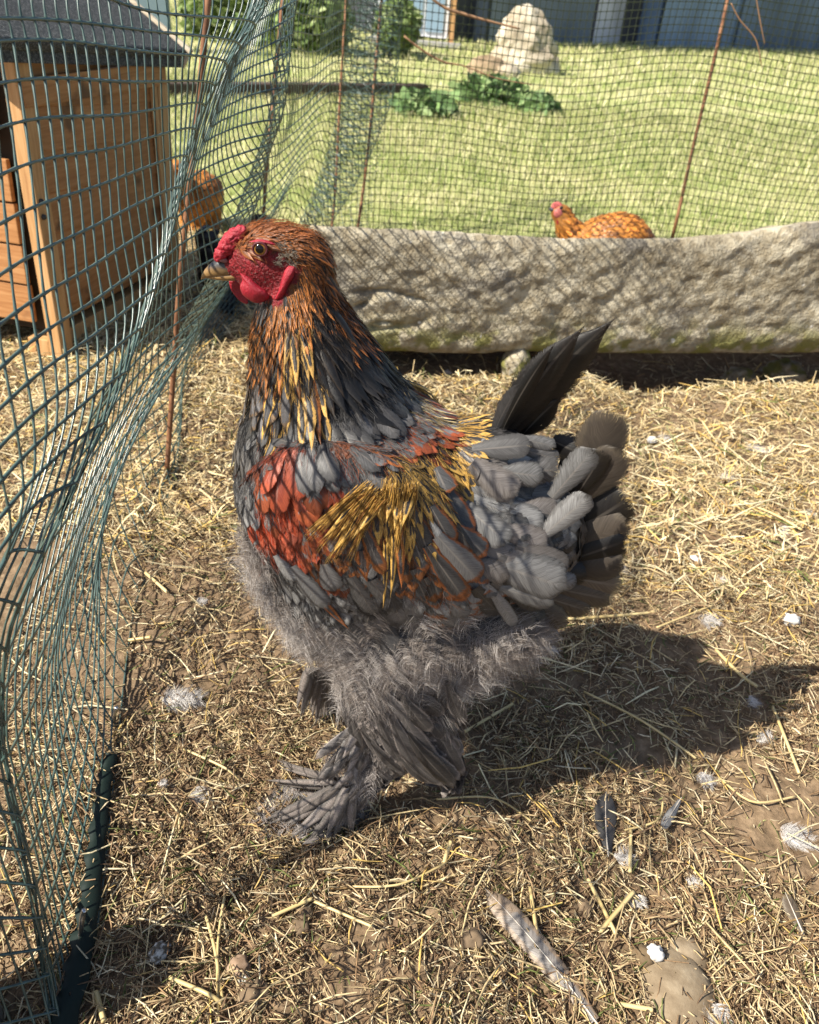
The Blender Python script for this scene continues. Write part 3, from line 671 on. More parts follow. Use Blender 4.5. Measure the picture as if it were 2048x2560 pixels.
stake([(820, 640, None), (838, 480, 2.66), (850, 250, 2.6), (868, -40, 2.5)], .004, 'faint rod seen through the corner fold of the net')
stake([(1668, 640, None), (1690, 558, 2.72), (1735, 360, 2.68), (1790, 130, 2.62), (1832, -60, 2.56)], .0055, 'leaning rusty rod behind the right part of the slab')
# twigs and bits of down caught on the net
TWIG = mat('twig', (.26, .15, .08), .8)
def twig(pts, r, label, Yp=2.72):
    P3 = [pY(x, y, Yp) for x, y in pts]; return tag(curve_tube('twig', P3, r, TWIG, n=20), label, 'twig', 'twigs caught in the net')
twig([(1060, -20), (1110, 18), (1160, 35), (1212, 50), (1300, 72)], [.003, .004, .0045, .0035, .002], 'brown twig hanging across the net left of the tall boulder')
twig([(1010, 90), (1060, 128), (1110, 155), (1160, 165), (1240, 195), (1330, 212)], [.003, .003, .0028, .002, .0018, .001], 'long thin twig sagging across the net below the dark shed')
twig([(1828, 8), (1850, 50), (1890, 100), (1905, 170)], [.002, .002, .002, .001], 'yellowish stem hanging beside the right rod', 2.78)
twig([(1890, -10), (1902, 60), (1912, 110)], [.0018, .0018, .001], 'short green stem hanging at the upper right of the net', 2.78)
# ------------------------------------------------------------------ feathers
def prof_w(t, kind):
    if kind == 0:    # rounded contour feather
        return np.where(t < .62, .38+.62*sst(0, .62, t), np.sqrt(np.clip(1-((t-.62)/.385)**2, 0, 1)))
    if kind == 1:    # long pointed hackle
        return np.where(t < .35, .55+.45*sst(0, .35, t), np.clip(1-((t-.35)/.66)**1.6, 0, 1)*.97+.02)
    if kind == 3: return np.where(t < .5, .25+.75*sst(0, .5, t), np.clip(1-((t-.5)/.5)**2.2, 0, 1)*.98+.01)   # sickle
    return np.where(t < .8, .45+.55*sst(0, .6, t), np.sqrt(np.clip(1-((t-.8)/.205)**2, 0, 1)))   # 2 strap
def feather_arrays(base, d, n, L, W, kind, curl, camber, cin, cout, prm, nt=8, ns=5, side=0., ragged=.05, sweep=0.):
    """arrays of M feathers; d along, n outward, lengths in metres"""
    M = len(base); t = np.linspace(0, 1, nt); s = np.linspace(-1, 1, ns)
    d = d/np.linalg.norm(d, axis=1, keepdims=True); n = n-d*(n*d).sum(1, keepdims=True); n /= np.linalg.norm(n, axis=1, keepdims=True)+1e-9
    b = np.cross(d, n)
    kind = np.broadcast_to(kind, (M,)); w = np.stack([prof_w(t, k) for k in (0, 1, 2, 3)])[kind]         # M,nt
    rag = 1+(ragged if nt < 12 else ragged*.5)*rng.normal(0, 1, (M, nt, ns))*np.abs(s)[None, None]**2*(t[None, :, None]**.7)
    lat = s[None, None, :]*w[:, :, None]*(W*.5)[:, None, None]*rag
    tl = t[None, :, None]-np.array([.03, .10, .03, .10])[kind][:, None, None]*np.abs(s)[None, None, :]*(1-.0*t[None, :, None])*(t[None, :, None] > .0)
    tl = tl+ragged*(.35 if nt < 12 else .07)*rng.normal(0, 1, (M, nt, ns))*(np.abs(s)[None, None]**1)*(t[None, :, None] > .3)
    cu = np.broadcast_to(curl, (M,)); sw = np.broadcast_to(sweep, (M,))
    al = tl*L[:, None, None]
    up = -cu[:, None, None]*L[:, None, None]*(np.clip(tl, 0, 1)**2) - np.broadcast_to(camber, (M,))[:, None, None]*(s[None, None]**2)*(W*.5)[:, None, None]*w[:, :, None]
    lt = lat+sw[:, None, None]*L[:, None, None]*(np.clip(tl, 0, 1)**2)
    P = base[:, None, None]+d[:, None, None]*al[..., None]+b[:, None, None]*lt[..., None]+n[:, None, None]*up[..., None]
    V = P.reshape(-1, 3); per = nt*ns
    i = np.arange(per).reshape(nt, ns); q = np.stack([i[:-1, :-1], i[:-1, 1:], i[1:, 1:], i[1:, :-1]], -1).reshape(-1, 4)
    F = ((np.arange(M)*per)[:, None, None]+q[None]).reshape(-1, 4)
    rnd = rng.random(M)
    fuv = np.stack([np.broadcast_to(s[None, None], (M, nt, ns)), np.broadcast_to(t[None, :, None], (M, nt, ns)), np.broadcast_to(rnd[:, None, None], (M, nt, ns))], -1).reshape(-1, 3)
    flw = np.repeat(np.stack([L*1000, W*500, L*0], -1), per, 0)
    r1 = lambda c: np.concatenate([np.repeat(np.broadcast_to(c, (M, 3)), per, 0), np.ones((M*per, 1))], 1)
    return V, F, dict(fuv=('FLOAT_VECTOR', fuv), flw=('FLOAT_VECTOR', flw), cin=('FLOAT_COLOR', r1(cin)), cout=('FLOAT_COLOR', r1(cout)),
                      prm=('FLOAT_VECTOR', np.repeat(np.broadcast_to(prm, (M, 3)), per, 0)))
def down_curves(name, tufts, parent, col, rad=.00011, label=None):
    """tufts: list of (base, dir, nrm, length, n) -> one hair object of soft barbs"""
    P = []; Rr = []; Cc = []
    for (b, d, n, L, k, w, cv) in tufts:
        d = d/np.linalg.norm(d); sdv = np.cross(d, n); sdv /= np.linalg.norm(sdv)+1e-9; n2 = np.cross(sdv, d)
        t0 = rng.random(k)*.75; sg = np.where(rng.random(k) < .5, -1, 1.)
        bl = L*w*(1-.35*t0)*(.6+.6*rng.random(k)); fw = L*(.16+.22*rng.random(k)); up = rng.normal(.12, .30, k)*bl
        tt = np.linspace(0, 1, 5)
        rr = b[None]+d[None]*(t0*L)[:, None]-n2[None]*(t0**2*L*.15)[:, None]
        pts = rr[:, None]+sdv[None, None]*(sg*bl)[:, None, None]*tt[None, :, None]**.9+d[None, None]*(fw[:, None]*tt[None]**1.6)[..., None]+n2[None, None]*(up[:, None]*tt[None]-.12*bl[:, None]*tt[None]**2)[..., None]
        pts += rng.normal(0, .0004, pts.shape)*tt[None, :, None]
        P.append(pts); Cc.append(np.broadcast_to(np.asarray(cv)*(.8+.4*rng.random((k, 1))), (k, 3)))
    P = np.concatenate(P); Cc = np.concatenate(Cc); M = len(P)
    hc = bpy.data.hair_curves.new(name); hc.add_curves([5]*M)
    hc.attributes['position'].data.foreach_set('vector', P.astype(np.float32).ravel())
    ra = hc.attributes.get('radius') or hc.attributes.new('radius', 'FLOAT', 'POINT')
    ra.data.foreach_set('value', (np.array([1, .9, .75, .5, .15])[None]*rad*np.ones((M, 1))).astype(np.float32).ravel())
    ca = hc.attributes.new('cin', 'FLOAT_COLOR', 'POINT')
    ca.data.foreach_set('color', np.concatenate([np.repeat(Cc, 5, 0), np.ones((M*5, 1))], 1).astype(np.float32).ravel())
    hc.materials.append(HAIR)
    o = bpy.data.objects.new(name, hc); COL.objects.link(o); o['kind'] = 'stuff'
    if parent is not None:
        o.parent = parent; o.matrix_parent_inverse = Matrix.Translation(-Vector(parent.location))
    return o
def blob(parts, voxel, name, m, parent, smooth=4, disp=None, iters=1):
    """parts: ('e', centre, radii, roty) ellipsoids and ('t', [(p, r)...]) limbs, melted into one skin"""
    bm = bmesh.new()
    for p in parts:
        if p[0] == 'e':
            c, r = p[1], p[2]; rot = Matrix.Rotation(p[3] if len(p) > 3 else 0, 4, 'Y')
            bmesh.ops.create_icosphere(bm, subdivisions=4, radius=1, matrix=Matrix.Translation(Vector(c)) @ rot @ Matrix.Diagonal((*r, 1)))
        else:
            pts = [np.array(q[0], float) for q in p[1]]; rs_ = [q[1] for q in p[1]]
            for a, b, ra, rb in zip(pts[:-1], pts[1:], rs_[:-1], rs_[1:]):
                k = max(2, int(np.linalg.norm(b-a)/(.35*min(ra, rb)))+1)
                for f in np.linspace(0, 1, k):
                    bmesh.ops.create_icosphere(bm, subdivisions=2, radius=ra+(rb-ra)*f, matrix=Matrix.Translation(Vector(a+(b-a)*f)))
    me = bpy.data.meshes.new(name); bm.to_mesh(me); bm.free()
    o = bpy.data.objects.new(name, me); COL.objects.link(o)
    md = o.modifiers.new('r', 'REMESH'); md.mode = 'VOXEL'; md.voxel_size = voxel
    if smooth: s = o.modifiers.new('s', 'SMOOTH'); s.iterations = smooth; s.factor = .5
    dg = bpy.context.evaluated_depsgraph_get(); me2 = bpy.data.meshes.new_from_object(o.evaluated_get(dg))
    bpy.data.objects.remove(o); bpy.data.meshes.remove(me); me2.name = name
    for p in me2.polygons: p.use_smooth = True
    if disp: 
        for v in me2.vertices: v.co = v.co+v.normal*disp(v.co)
    me2.materials.clear()
    return link(name, me2, m, parent)
def setcol(o, fn):
    me = o.data; n = len(me.vertices); co = np.zeros(n*3, np.float32); me.vertices.foreach_get('co', co); co = co.reshape(-1, 3)
    a = me.attributes.new('cin', 'FLOAT_COLOR', 'POINT'); c = fn(co)
    a.data.foreach_set('color', np.concatenate([c, np.ones((n, 1))], 1).astype(np.float32).ravel())

# ------------------------------------------------------------------ the rooster
YC = .615
foot = pG(860, 2050)
roo = empty('rooster', (float(foot[0]), float(foot[1]), 0), 'big slate grey rooster with rust and gold patches and feathered feet, standing in the pen', 'rooster')
B = lambda x, y, Y=YC: pY(x, y, Y)
mm = .00036
skin = attr_mat('bird_skin', .6, .35, .45, 420, 1.)
N(skin).t.nodes['Bump'].inputs['Distance'].default_value = .0022
b_parts = [
 ('e', B(688, 646), (.0340, .0230, .0250)), ('e', B(606, 660), (.0165, .0115, .0115)), ('e', B(668, 690), (.0235, .018, .0175)),
 ('e', B(742, 660), (.025, .022, .026)), ('e', B(578, 664), (.010, .008, .0085)), ('e', B(640, 632), (.022, .015, .013), .3),
 ('t', [(B(740, 670), .022), (B(750, 760), .030), (B(765, 850), .043), (B(795, 950), .056), (B(830, 1050), .068)]),
 ('e', B(890, 1200), (.100, .092, .082), -.25), ('e', B(740, 1200), (.050, .060, .062)), ('e', B(820, 1130), (.075, .075, .052), .35),
 ('e', B(1000, 1150), (.078, .078, .040), .45), ('e', B(1060, 1330), (.092, .088, .080)), ('e', B(1200, 1320), (.068, .070, .070)),
 ('e', B(865, 1370), (.084, .088, .080)), ('e', B(985, 1510), (.092, .080, .058)), ('e', B(1200, 1520), (.062, .06, .042)), ('e', B(1120, 1580), (.06, .06, .04)), ('e', B(835, 1485), (.050, .065, .050)),
 ('e', B(1180, 1140), (.04, .04, .03)), ('e', B(1230, 1120), (.02, .022, .022)), ('e', B(1300, 1330), (.05, .05, .055)),
 # wing laid over the near side, and its twin
 ('e', B(880, 1330, YC-.075), (.092, .024, .076), .5), ('e', B(880, 1330, YC-.075)*[1, 0, 1]+[0, YC+.075, 0], (.092, .024, .076), .5),
 # near thigh, hock, shank and foot
 ('t', [(B(960, 1620, .585), .050), (B(960, 1730, .572), .042), (B(1010, 1830, .567), .034), (B(960, 1890, .562), .020), (B(900, 1960, .558), .011), (B(868, 2020, .556), .011)]),
 ('t', [(B(1060, 1780, .568), .022), (B(1100, 1870, .57), .020), (B(1110, 1930, .57), .012)]),
 ('t', [(pG(872, 2030, .012), .010), (pG(790, 2045, .009), .0075), (pG(700, 2052, .006), .005)]),
 ('t', [(pG(872, 2030, .012), .010), (pG(820, 2085, .009), .007), (pG(765, 2110, .006), .004)]),
 ('t', [(pG(872, 2030, .012), .010), (pG(800, 2000, .009), .007), (pG(735, 1985, .006), .004)]),
 ('t', [(pG(872, 2030, .012), .009), (pG(925, 2035, .007), .005)]),
 # far leg
 ('t', [(B(930, 1600, .68), .042), (B(900, 1700, .68), .030), (B(960, 1760, .675), .018), (B(1000, 1840, .67), .011), (B(1010, 1868, .668), .010)]),
]
body = blob(b_parts, .0032, 'body', skin, roo, 6)
me = body.data
bvh = BVHTree.FromPolygons([v.co.copy() for v in me.vertices], [tuple(p.vertices) for p in me.polygons])
def face_mask(px, py):
    return np.exp(-(((px-640)/92)**2+((py-690)/62)**2)**2)
def bodycol(co):
    q = proj(co); n = fbm(q[:, 0]*.05, q[:, 1]*.05, 3)
    red = np.array([.15, .006, .010])*(1+1.0*n[:, None]); gy = np.array([.045, .042, .042])*(1+n[:, None])
    d2 = ((q[:, None]+rng.normal(0, 6, (len(q), 1, 2))-AX[None])**2).sum(2); k = d2.argmin(1)
    tc = np.array([np.array(TY[t][2])*.35 if t in TY else (.045, .042, .042) for t in AT])[k]; gy = tc*(1+n[:, None])
    none = np.array([t == 'none' for t in AT])[k]
    head = none
    _old = (q[:, 1] < 760) & (q[:, 0] < 745) & ~((q[:, 1] < 600) & (q[:, 0] > 640)) & ((co[:, 1]-YC)**2 < .05**2) & (co[:, 2] > .45)
    c = np.where(head[:, None], red, gy); 
    return np.clip(c, .004, 1)
def hit(x, y):
    d = ray(x, y); r = bvh.ray_cast(Vector(CPOS), Vector(d)); 
    return (np.array(r[0]), np.array(r[1])) if r[0] is not None else (None, None)

TY = {  # kind, cin, cout, prm(threshold, blotch, shaft), curl, camber
 'crown': (1, (.16, .055, .02), (.30, .10, .03), (.5, .6, 0), .15, .3), 'hk_brown': (1, (.035, .018, .010), (.22, .075, .018), (.42, .5, 0), .10, .3),
 'hk_dark': (1, (.009, .008, .008), (.026, .018, .012), (.6, .6, 0), .12, .3), 'hk_orange': (1, (.04, .025, .015), (.36, .13, .028), (.30, .6, 0), .10, .3),
 'hk_gold': (1, (.03, .026, .022), (.42, .25, .07), (.42, .8, .1), .12, .3), 'hk_gold2': (1, (.055, .054, .058), (.50, .30, .07), (.62, .5, .2), .12, .3),
 'grey_o': (0, (.095, .09, .092), (.13, .085, .05), (.75, .5, .2), .10, .2), 'grey': (0, (.105, .101, .100), (.075, .072, .071), (.6, .4, .3), .12, .2),
 'greylt': (0, (.21, .205, .20), (.15, .145, .142), (.6, .4, .3), .12, .2), 'greydk': (0, (.042, .040, .040), (.036, .034, .034), (.6, .4, .1), .12, .2),
 'dark': (1, (.014, .013, .013), (.024, .021, .020), (.6, .5, 0), .12, .3), 'mix': (0, (.12, .115, .115), (.25, .075, .03), (.88, 1.6, .1), .12, .2),
 'mixred': (0, (.12, .115, .115), (.22, .052, .020), (.35, 1.7, .1), .12, .2), 'red': (0, (.16, .028, .013), (.22, .042, .018), (.5, .5, .25), .12, .25),
 'redlance': (2, (.24, .032, .012), (.28, .06, .03), (.6, .7, .45), .10, .25), 'red_gold': (1, (.10, .06, .05), (.33, .10, .04), (.5, 1, .3), .1, .3),
 'silver_gold': (1, (.13, .14, .16), (.42, .32, .16), (.55, 1.0, .6), .05, .3), 'gold': (1, (.035, .032, .032), (.50, .30, .075), (.34, .3, 0), .12, .3),
 'rust': (1, (.06, .05, .05), (.26, .085, .025), (.35, .8, .1), .12, .3), 'rustdark': (0, (.055, .05, .05), (.20, .07, .022), (.6, .6, .2), .14, .3),
 'laced': (0, (.075, .073, .073), (.22, .070, .022), (.74, .35, .4), .12, .3), 'lacedlt': (0, (.19, .187, .185), (.22, .075, .028), (.80, .3, .4), .12, .3),
 'silver': (0, (.15, .147, .145), (.105, .102, .10), (.72, .5, .25), .14, .3), 'fluffgrey': (0, (.15, .135, .127), (.13, .115, .105), (.6, .6, 0), .1, .2),
 'brown': (0, (.10, .075, .052), (.13, .10, .06), (.7, .5, .2), .12, .25), 'tailp': (3, (.006, .0055, .005), (.010, .008, .007), (.6, .5, .15), .05, .5), 'tail': (2, (.008, .007, .007), (.012, .010, .008), (.6, .5, .15), .05, .35),
 'tailbr': (0, (.060, .048, .038), (.085, .068, .05), (.75, .5, 0), .05, .25), 'legfe': (0, (.075, .068, .066), (.20, .172, .158), (.78, .3, .2), .15, .3),
 'footfe': (1, (.20, .17, .155), (.13, .115, .105), (.5, .8, .3), .15, .3), 'speck': (2, (.28, .12, .05), (.10, .06, .035), (.7, 2.2, 0), .10, .4),
 'white': (0, (.24, .236, .232), (.16, .157, .154), (.8, .5, .3), .1, .3),
}
ANCH = [
 (600, 612, .8, -.3, 26, 9, 'crown'), (630, 590, .9, -.1, 30, 10, 'crown'), (670, 572, 1, .0, 32, 11, 'crown'), (720, 578, 1, .25, 36, 11, 'crown'), (640, 610, .8, .2, 26, 8, 'crown'), (700, 605, 1, .2, 34, 11, 'hk_brown'), (745, 640, .8, .5, 40, 12, 'hk_brown'),
 (780, 620, .7, .6, 48, 12, 'hk_brown'), (830, 690, .5, .9, 64, 13, 'hk_brown'), (790, 680, .5, .9, 60, 13, 'hk_brown'), (755, 720, .25, 1, 55, 12, 'hk_orange'), (740, 760, .1, 1, 60, 13, 'hk_orange'),
 (800, 760, .3, 1, 75, 14, 'hk_dark'), (850, 770, .4, 1, 75, 14, 'hk_brown'), (690, 800, .0, 1, 55, 13, 'hk_orange'), (640, 800, -.1, 1, 45, 12, 'hk_orange'), (640, 770, -.1, 1, 35, 12, 'greydk'),
 (690, 860, 0, 1, 72, 14, 'hk_orange'), (740, 860, .05, 1, 76, 15, 'hk_gold'), (720, 960, -.02, 1, 95, 17, 'hk_gold2'), (760, 960, .1, 1, 95, 18, 'hk_gold'), (665, 930, -.05, 1, 70, 20, 'grey_o'), (800, 870, .2, 1, 80, 16, 'hk_dark'), (830, 930, .3, 1, 80, 18, 'dark'), (890, 900, .5, 1, 80, 18, 'dark'), (900, 970, .6, .9, 80, 18, 'dark'),
 (640, 1030, -.08, 1, 75, 30, 'grey'), (700, 1050, -.02, 1, 85, 20, 'hk_gold2'), (770, 1040, .1, 1, 80, 26, 'greydk'), (840, 1010, .3, 1, 70, 26, 'greydk'), (960, 960, .8, .7, 60, 20, 'greydk'), (1040, 1010, .85, .55, 70, 14, 'silver_gold'), (1100, 1050, .85, .5, 70, 14, 'silver_gold'), (960, 1030, .6, .8, 50, 34, 'grey'),
 (622, 1130, -.02, 1, 70, 30, 'grey'), (615, 1230, .1, 1, 55, 26, 'greylt'), (900, 1060, .4, .9, 50, 34, 'grey'), (800, 1090, .1, 1, 50, 36, 'grey'),
 (880, 1120, .35, .9, 52, 36, 'mix'), (970, 1090, .6, .6, 52, 34, 'mix'), (1050, 1070, .7, .5, 50, 24, 'mixred'), (1000, 1120, .4, .8, 50, 26, 'mixred'), (1080, 1090, .8, .5, 55, 16, 'rust'),
 (700, 1150, .0, 1, 72, 42, 'red'), (770, 1180, .1, 1, 72, 42, 'red'), (840, 1190, .2, 1, 62, 38, 'red'), (665, 1200, .05, 1, 70, 30, 'mixred'), (690, 1280, .1, 1, 80, 17, 'redlance'), (725, 1340, .2, 1, 80, 16, 'redlance'), (680, 1320, .2, 1, 80, 16, 'redlance'),
 (780, 1280, .2, 1, 60, 38, 'mixred'), (840, 1290, .2, 1, 60, 38, 'mix'), (880, 1230, .2, 1, 58, 40, 'mix'), (810, 1360, .2, 1, 60, 38, 'mixred'), (770, 1400, .25, 1, 60, 34, 'mixred'), (860, 1370, .2, 1, 60, 38, 'rustdark'),
 (960, 1140, .0, 1, 45, 20, 'rust'), (1010, 1150, .0, 1, 55, 20, 'gold'), (1080, 1130, .2, 1, 58, 21, 'gold'), (1130, 1110, .5, .8, 50, 20, 'gold'), (1150, 1160, .3, 1, 55, 22, 'gold'), (980, 1220, -.15, 1, 85, 15, 'gold'), (1030, 1250, -.03, 1, 95, 15, 'gold'), (1075, 1190, .1, 1, 70, 18, 'gold'), (960, 1320, -.2, 1, 70, 18, 'rust'), (1000, 1400, .05, 1, 75, 24, 'rustdark'), (920, 1400, .1, 1, 60, 30, 'rustdark'),
 (1080, 1290, .4, 1, 72, 44, 'laced'), (1130, 1340, .45, 1, 72, 46, 'laced'), (1100, 1430, .4, 1, 80, 44, 'laced'), (1050, 1470, .3, 1, 80, 40, 'laced'), (1160, 1450, .6, .9, 65, 44, 'lacedlt'),
 (770, 1460, .5, 1, 60, 30, 'silver'), (840, 1500, .5, 1, 60, 34, 'silver'), (900, 1470, .3, 1, 70, 42, 'grey'), (980, 1490, .2, 1, 65, 42, 'grey'), (700, 1400, .5, 1, 60, 26, 'silver'),
 (1180, 1150, .8, .4, 60, 40, 'fluffgrey'), (1230, 1230, .7, .6, 70, 46, 'silver'), (1190, 1260, .6, .8, 70, 46, 'silver'), (1300, 1300, .8, .4, 72, 54, 'silver'), (1250, 1400, .8, .5, 72, 54, 'silver'), (1330, 1420, .9, .3, 70, 54, 'grey'), (1350, 1250, .9, 0, 70, 46, 'grey'), (1420, 1300, 1, -.1, 70, 50, 'tailbr'), (1400, 1450, .9, .3, 70, 46, 'brown'), (1300, 1500, .8, .5, 60, 40, 'brown'), (1240, 1100, .8, -.6, 50, 24, 'greydk'),
 (900, 1780, .3, 1, 55, 32, 'legfe'), (1000, 1800, .5, .9, 60, 36, 'legfe'), (1080, 1880, .7, .7, 60, 36, 'legfe'), (960, 1880, .5, 1, 60, 32, 'legfe'), (1040, 1900, .7, .7, 60, 34, 'legfe'), (1130, 1800, .3, 1, 70, 34, 'legfe'),
 (880, 1950, -.4, 1, 60, 22, 'footfe'), (820, 2030, -.9, .5, 70, 26, 'footfe'), (740, 2040, -1, .4, 60, 24, 'footfe'),
 (1000, 1640, .3, 1, 0, 0, 'fluff'), (850, 1630, 0, 1, 0, 0, 'fluff'), (720, 1560, -.4, 1, 0, 0, 'fluff'), (640, 1400, -.5, .7, 0, 0, 'fluff'), (1150, 1600, .6, 1, 0, 0, 'fluff'), (1240, 1580, .9, .7, 0, 0, 'fluff'), (780, 1700, 0, 1, 0, 0, 'fluff'), (940, 1720, .1, 1, 0, 0, 'fluff'), (620, 1340, -.4, .8, 0, 0, 'fluff'), (1100, 1700, .3, 1, 0, 0, 'fluff'), (660, 1480, -.4, .9, 0, 0, 'fluff'), (1330, 1570, .8, .8, 0, 0, 'fluff'), (800, 1580, -.1, 1, 0, 0, 'fluff'), (900, 1600, 0, 1, 0, 0, 'fluff'), (1060, 1580, .3, 1, 0, 0, 'fluff'),
 (600, 640, 0, 1, 0, 0, 'none'), (640, 650, 0, 1, 0, 0, 'none'), (600, 690, 0, 1, 0, 0, 'none'), (650, 700, 0, 1, 0, 0, 'none'), (690, 660, 0, 1, 0, 0, 'none'), (690, 700, 0, 1, 0, 0, 'none'), (640, 735, 0, 1, 0, 0, 'none'), (700, 735, 0, 1, 0, 0, 'none'), (560, 660, 0, 1, 0, 0, 'none'), (718, 700, 0, 1, 0, 0, 'none'), (675, 628, 0, 1, 0, 0, 'none'), (560, 690, 0, 1, 0, 0, 'none'), (580, 630, 0, 1, 0, 0, 'none'), (600, 735, 0, 1, 0, 0, 'none'), (725, 670, 0, 1, 0, 0, 'none'),
]
AX = np.array([a[:2] for a in ANCH], float); AD = np.array([a[2:4] for a in ANCH]); AL = np.array([a[4:6] for a in ANCH], float); AT = [a[6] for a in ANCH]
setcol(body, bodycol)
def surface_samples(me, spacing):
    """blue-noise-like scatter over the whole skin"""
    tris = []; n = len(me.vertices); co = np.zeros(n*3, np.float32); me.vertices.foreach_get('co', co); co = co.reshape(-1, 3).astype(float)
    me.calc_loop_triangles(); T = np.zeros(len(me.loop_triangles)*3, np.int32); me.loop_triangles.foreach_get('vertices', T); T = T.reshape(-1, 3)
    a, b, c = co[T[:, 0]], co[T[:, 1]], co[T[:, 2]]; nn = np.cross(b-a, c-a); ar = np.linalg.norm(nn, axis=1)*.5
    M = int(ar.sum()/(spacing**2)*2.2); i = rng.choice(len(T), M, p=ar/ar.sum()); r1 = np.sqrt(rng.random((M, 1))); r2 = rng.random((M, 1))
    P = (1-r1)*a[i]+r1*(1-r2)*b[i]+r1*r2*c[i]; Nn_ = nn[i]/(2*ar[i][:, None]+1e-12)
    cell = {}; keep = []
    for j in range(M):
        k = tuple((P[j]//spacing).astype(int))
        if k in cell: continue
        cell[k] = 1; keep.append(j)
    return P[keep], Nn_[keep]
def plumage(parent, me, spacing, ymid, types=TY, scale=1., dens=None, prefix=''):
    P, Nr = surface_samples(me, spacing)
    Pm = P.copy(); far = Pm[:, 1] > ymid; Pm[far, 1] = 2*ymid-Pm[far, 1]
    q = proj(Pm)+rng.normal(0, 9, (len(P), 2))
    d2 = ((q[:, None]-AX[None])**2).sum(2); near = d2.argmin(1)
    wt = 1/(d2+300.)**1.6; wt /= wt.sum(1, keepdims=True)
    # lengths only from the anchors that have them
    lenok = (AL[:, 0] > 0)[None]; wl = wt*lenok; wl /= wl.sum(1, keepdims=True)
    D2 = wt@AD; LL = wl@AL
    out = {}; tufts = []
    pxr = np.array([RGT[0], 0, RGT[2]]); pxd = np.array([-UPV[0], 0, -UPV[2]])
    for j in range(len(P)):
        ty = AT[near[j]]
        if ty == 'none': continue
        if ty in ('hk_orange', 'hk_gold', 'hk_brown', 'hk_gold2') and rng.random() < .28: ty = 'hk_dark' if rng.random() < .7 else 'hk_brown'
        if ty in ('rust', 'rustdark', 'mix') and rng.random() < .4: ty = 'grey'
        if ty == 'red' and rng.random() < .25: ty = 'mixred'
        if ty in ('laced', 'lacedlt') and rng.random() < .35: ty = 'silver'
        if ty in ('grey', 'silver') and rng.random() < .2: ty = 'greydk'
        n = Nr[j].copy(); 
        d = pxr*D2[j, 0]+pxd*D2[j, 1]
        if abs(n[1]) < .5: d = d+np.array([0, .0, 0])
        d = d-n*(d@n); ln = np.linalg.norm(d)
        if ln < .12: d = d+np.array([.3, 0, -.5]); d = d-n*(d@n); ln = np.linalg.norm(d)
        d = d/ln
        if ty == 'fluff':
            if far[j] and rng.random() < .4: continue
            tufts.append((P[j]-n*.002, d+n*.16+rng.normal(0, .2, 3), n, .034*(.6+.8*rng.random()), 44, .40, (.25, .212, .187) if rng.random() < .6 else (.46, .42, .39))); continue
        L = LL[j]*mm*(.85+.3*rng.random()); hkf = ty.startswith('hk') or ty in ('dark', 'crown', 'gold')
        if hkf: L = L*np.array([1.25, 1.3])
        elif LL[j][0] > 62 and spacing > .004 and ty not in ('redlance', 'rust'):
            if rng.random() > .42: continue
            L = L*np.array([1.35, 1.3])
        elif ty in ('red', 'mixred', 'mix', 'grey') and spacing > .004:
            if rng.random() > .62: continue
            L = L*np.array([1.25, 1.15])
        out.setdefault(ty, []).append((P[j], d+rng.normal(0, .07, 3), n, L[0]*1.15, L[1]*1.1, j))
    return out, tufts
def build_plumage(out, parent, pname, lift=.12, types=TY, ragged=.06, var=.22, nt=9, ns=5, fit=None):
    names = {}
    for ty, lst in out.items():
        kind, ci, co_, pr, curl, cam_ = types[ty]
        b = np.array([l[0] for l in lst]); d = np.array([l[1] for l in lst]); n = np.array([l[2] for l in lst]); L = np.array([l[3] for l in lst]); W = np.array([l[4] for l in lst])
        d = d+n*(lift*(.6+.8*rng.random((len(b), 1))))
        cadj = 0.; boff = -.0015
        if fit is not None:
            dn_ = d/np.linalg.norm(d, axis=1, keepdims=True); c_ = np.zeros(len(b))
            for i in range(len(b)):
                q_ = b[i]+dn_[i]*L[i]; r_ = fit.find_nearest(Vector(q_)); sdq = (q_-np.array(r_[0]))@np.array(r_[1])
                c_[i] = (.0012+.05*L[i]+.0016*rng.random()-sdq)/L[i]
            cadj = np.clip(c_, -.9, .6); curl = 0.; boff = .0004
        v = 1+1.3*var*rng.normal(0, 1, (len(b), 1)); v = np.clip(v, .45, 1.8)
        rg_ = .11 if ty.startswith('hk') or ty in ('footfe', 'fluffgrey', 'brown') else ragged
        names.setdefault(pname.get(ty, 'body_feathers'), []).append(feather_arrays(b+n*boff, d, n, L, W, kind, curl-cadj+.03*rng.normal(0, 1, len(b)), cam_, np.array(ci)*v, np.array(co_)*v, pr, nt, ns, ragged=rg_, sweep=.06*rng.normal(0, 1, len(b))))
    for nm_, arrs in names.items():
        V = []; F = []; A = {}; o_ = 0
        for v, f, at in arrs:
            V.append(v); F.append(f+o_); o_ += len(v)
            for k, (tp, a) in at.items(): A.setdefault(k, [tp, []])[1].append(a)
        o = npmesh(nm_, np.concatenate(V), np.concatenate(F), FEATHER, parent, True, {k: (tp, np.concatenate(a)) for k, (tp, a) in A.items()})
        o['kind'] = 'stuff'
PN = {}
for t_ in ('crown', 'hk_brown', 'hk_dark', 'hk_orange', 'hk_gold', 'hk_gold2', 'dark'): PN[t_] = 'hackle_feathers'
for t_ in ('red', 'redlance', 'mixred', 'mix', 'rust', 'rustdark', 'red_gold'): PN[t_] = 'wing_covert_feathers'
for t_ in ('gold', 'silver_gold'): PN[t_] = 'saddle_feathers'
for t_ in ('legfe', 'footfe'): PN[t_] = 'leg_feathers'
for t_ in ('laced', 'lacedlt', 'silver', 'fluffgrey', 'brown', 'tailbr'): PN[t_] = 'flank_feathers'
out, tufts = plumage(roo, me, .0052, YC)
build_plumage(out, roo, PN, lift=0., fit=bvh)
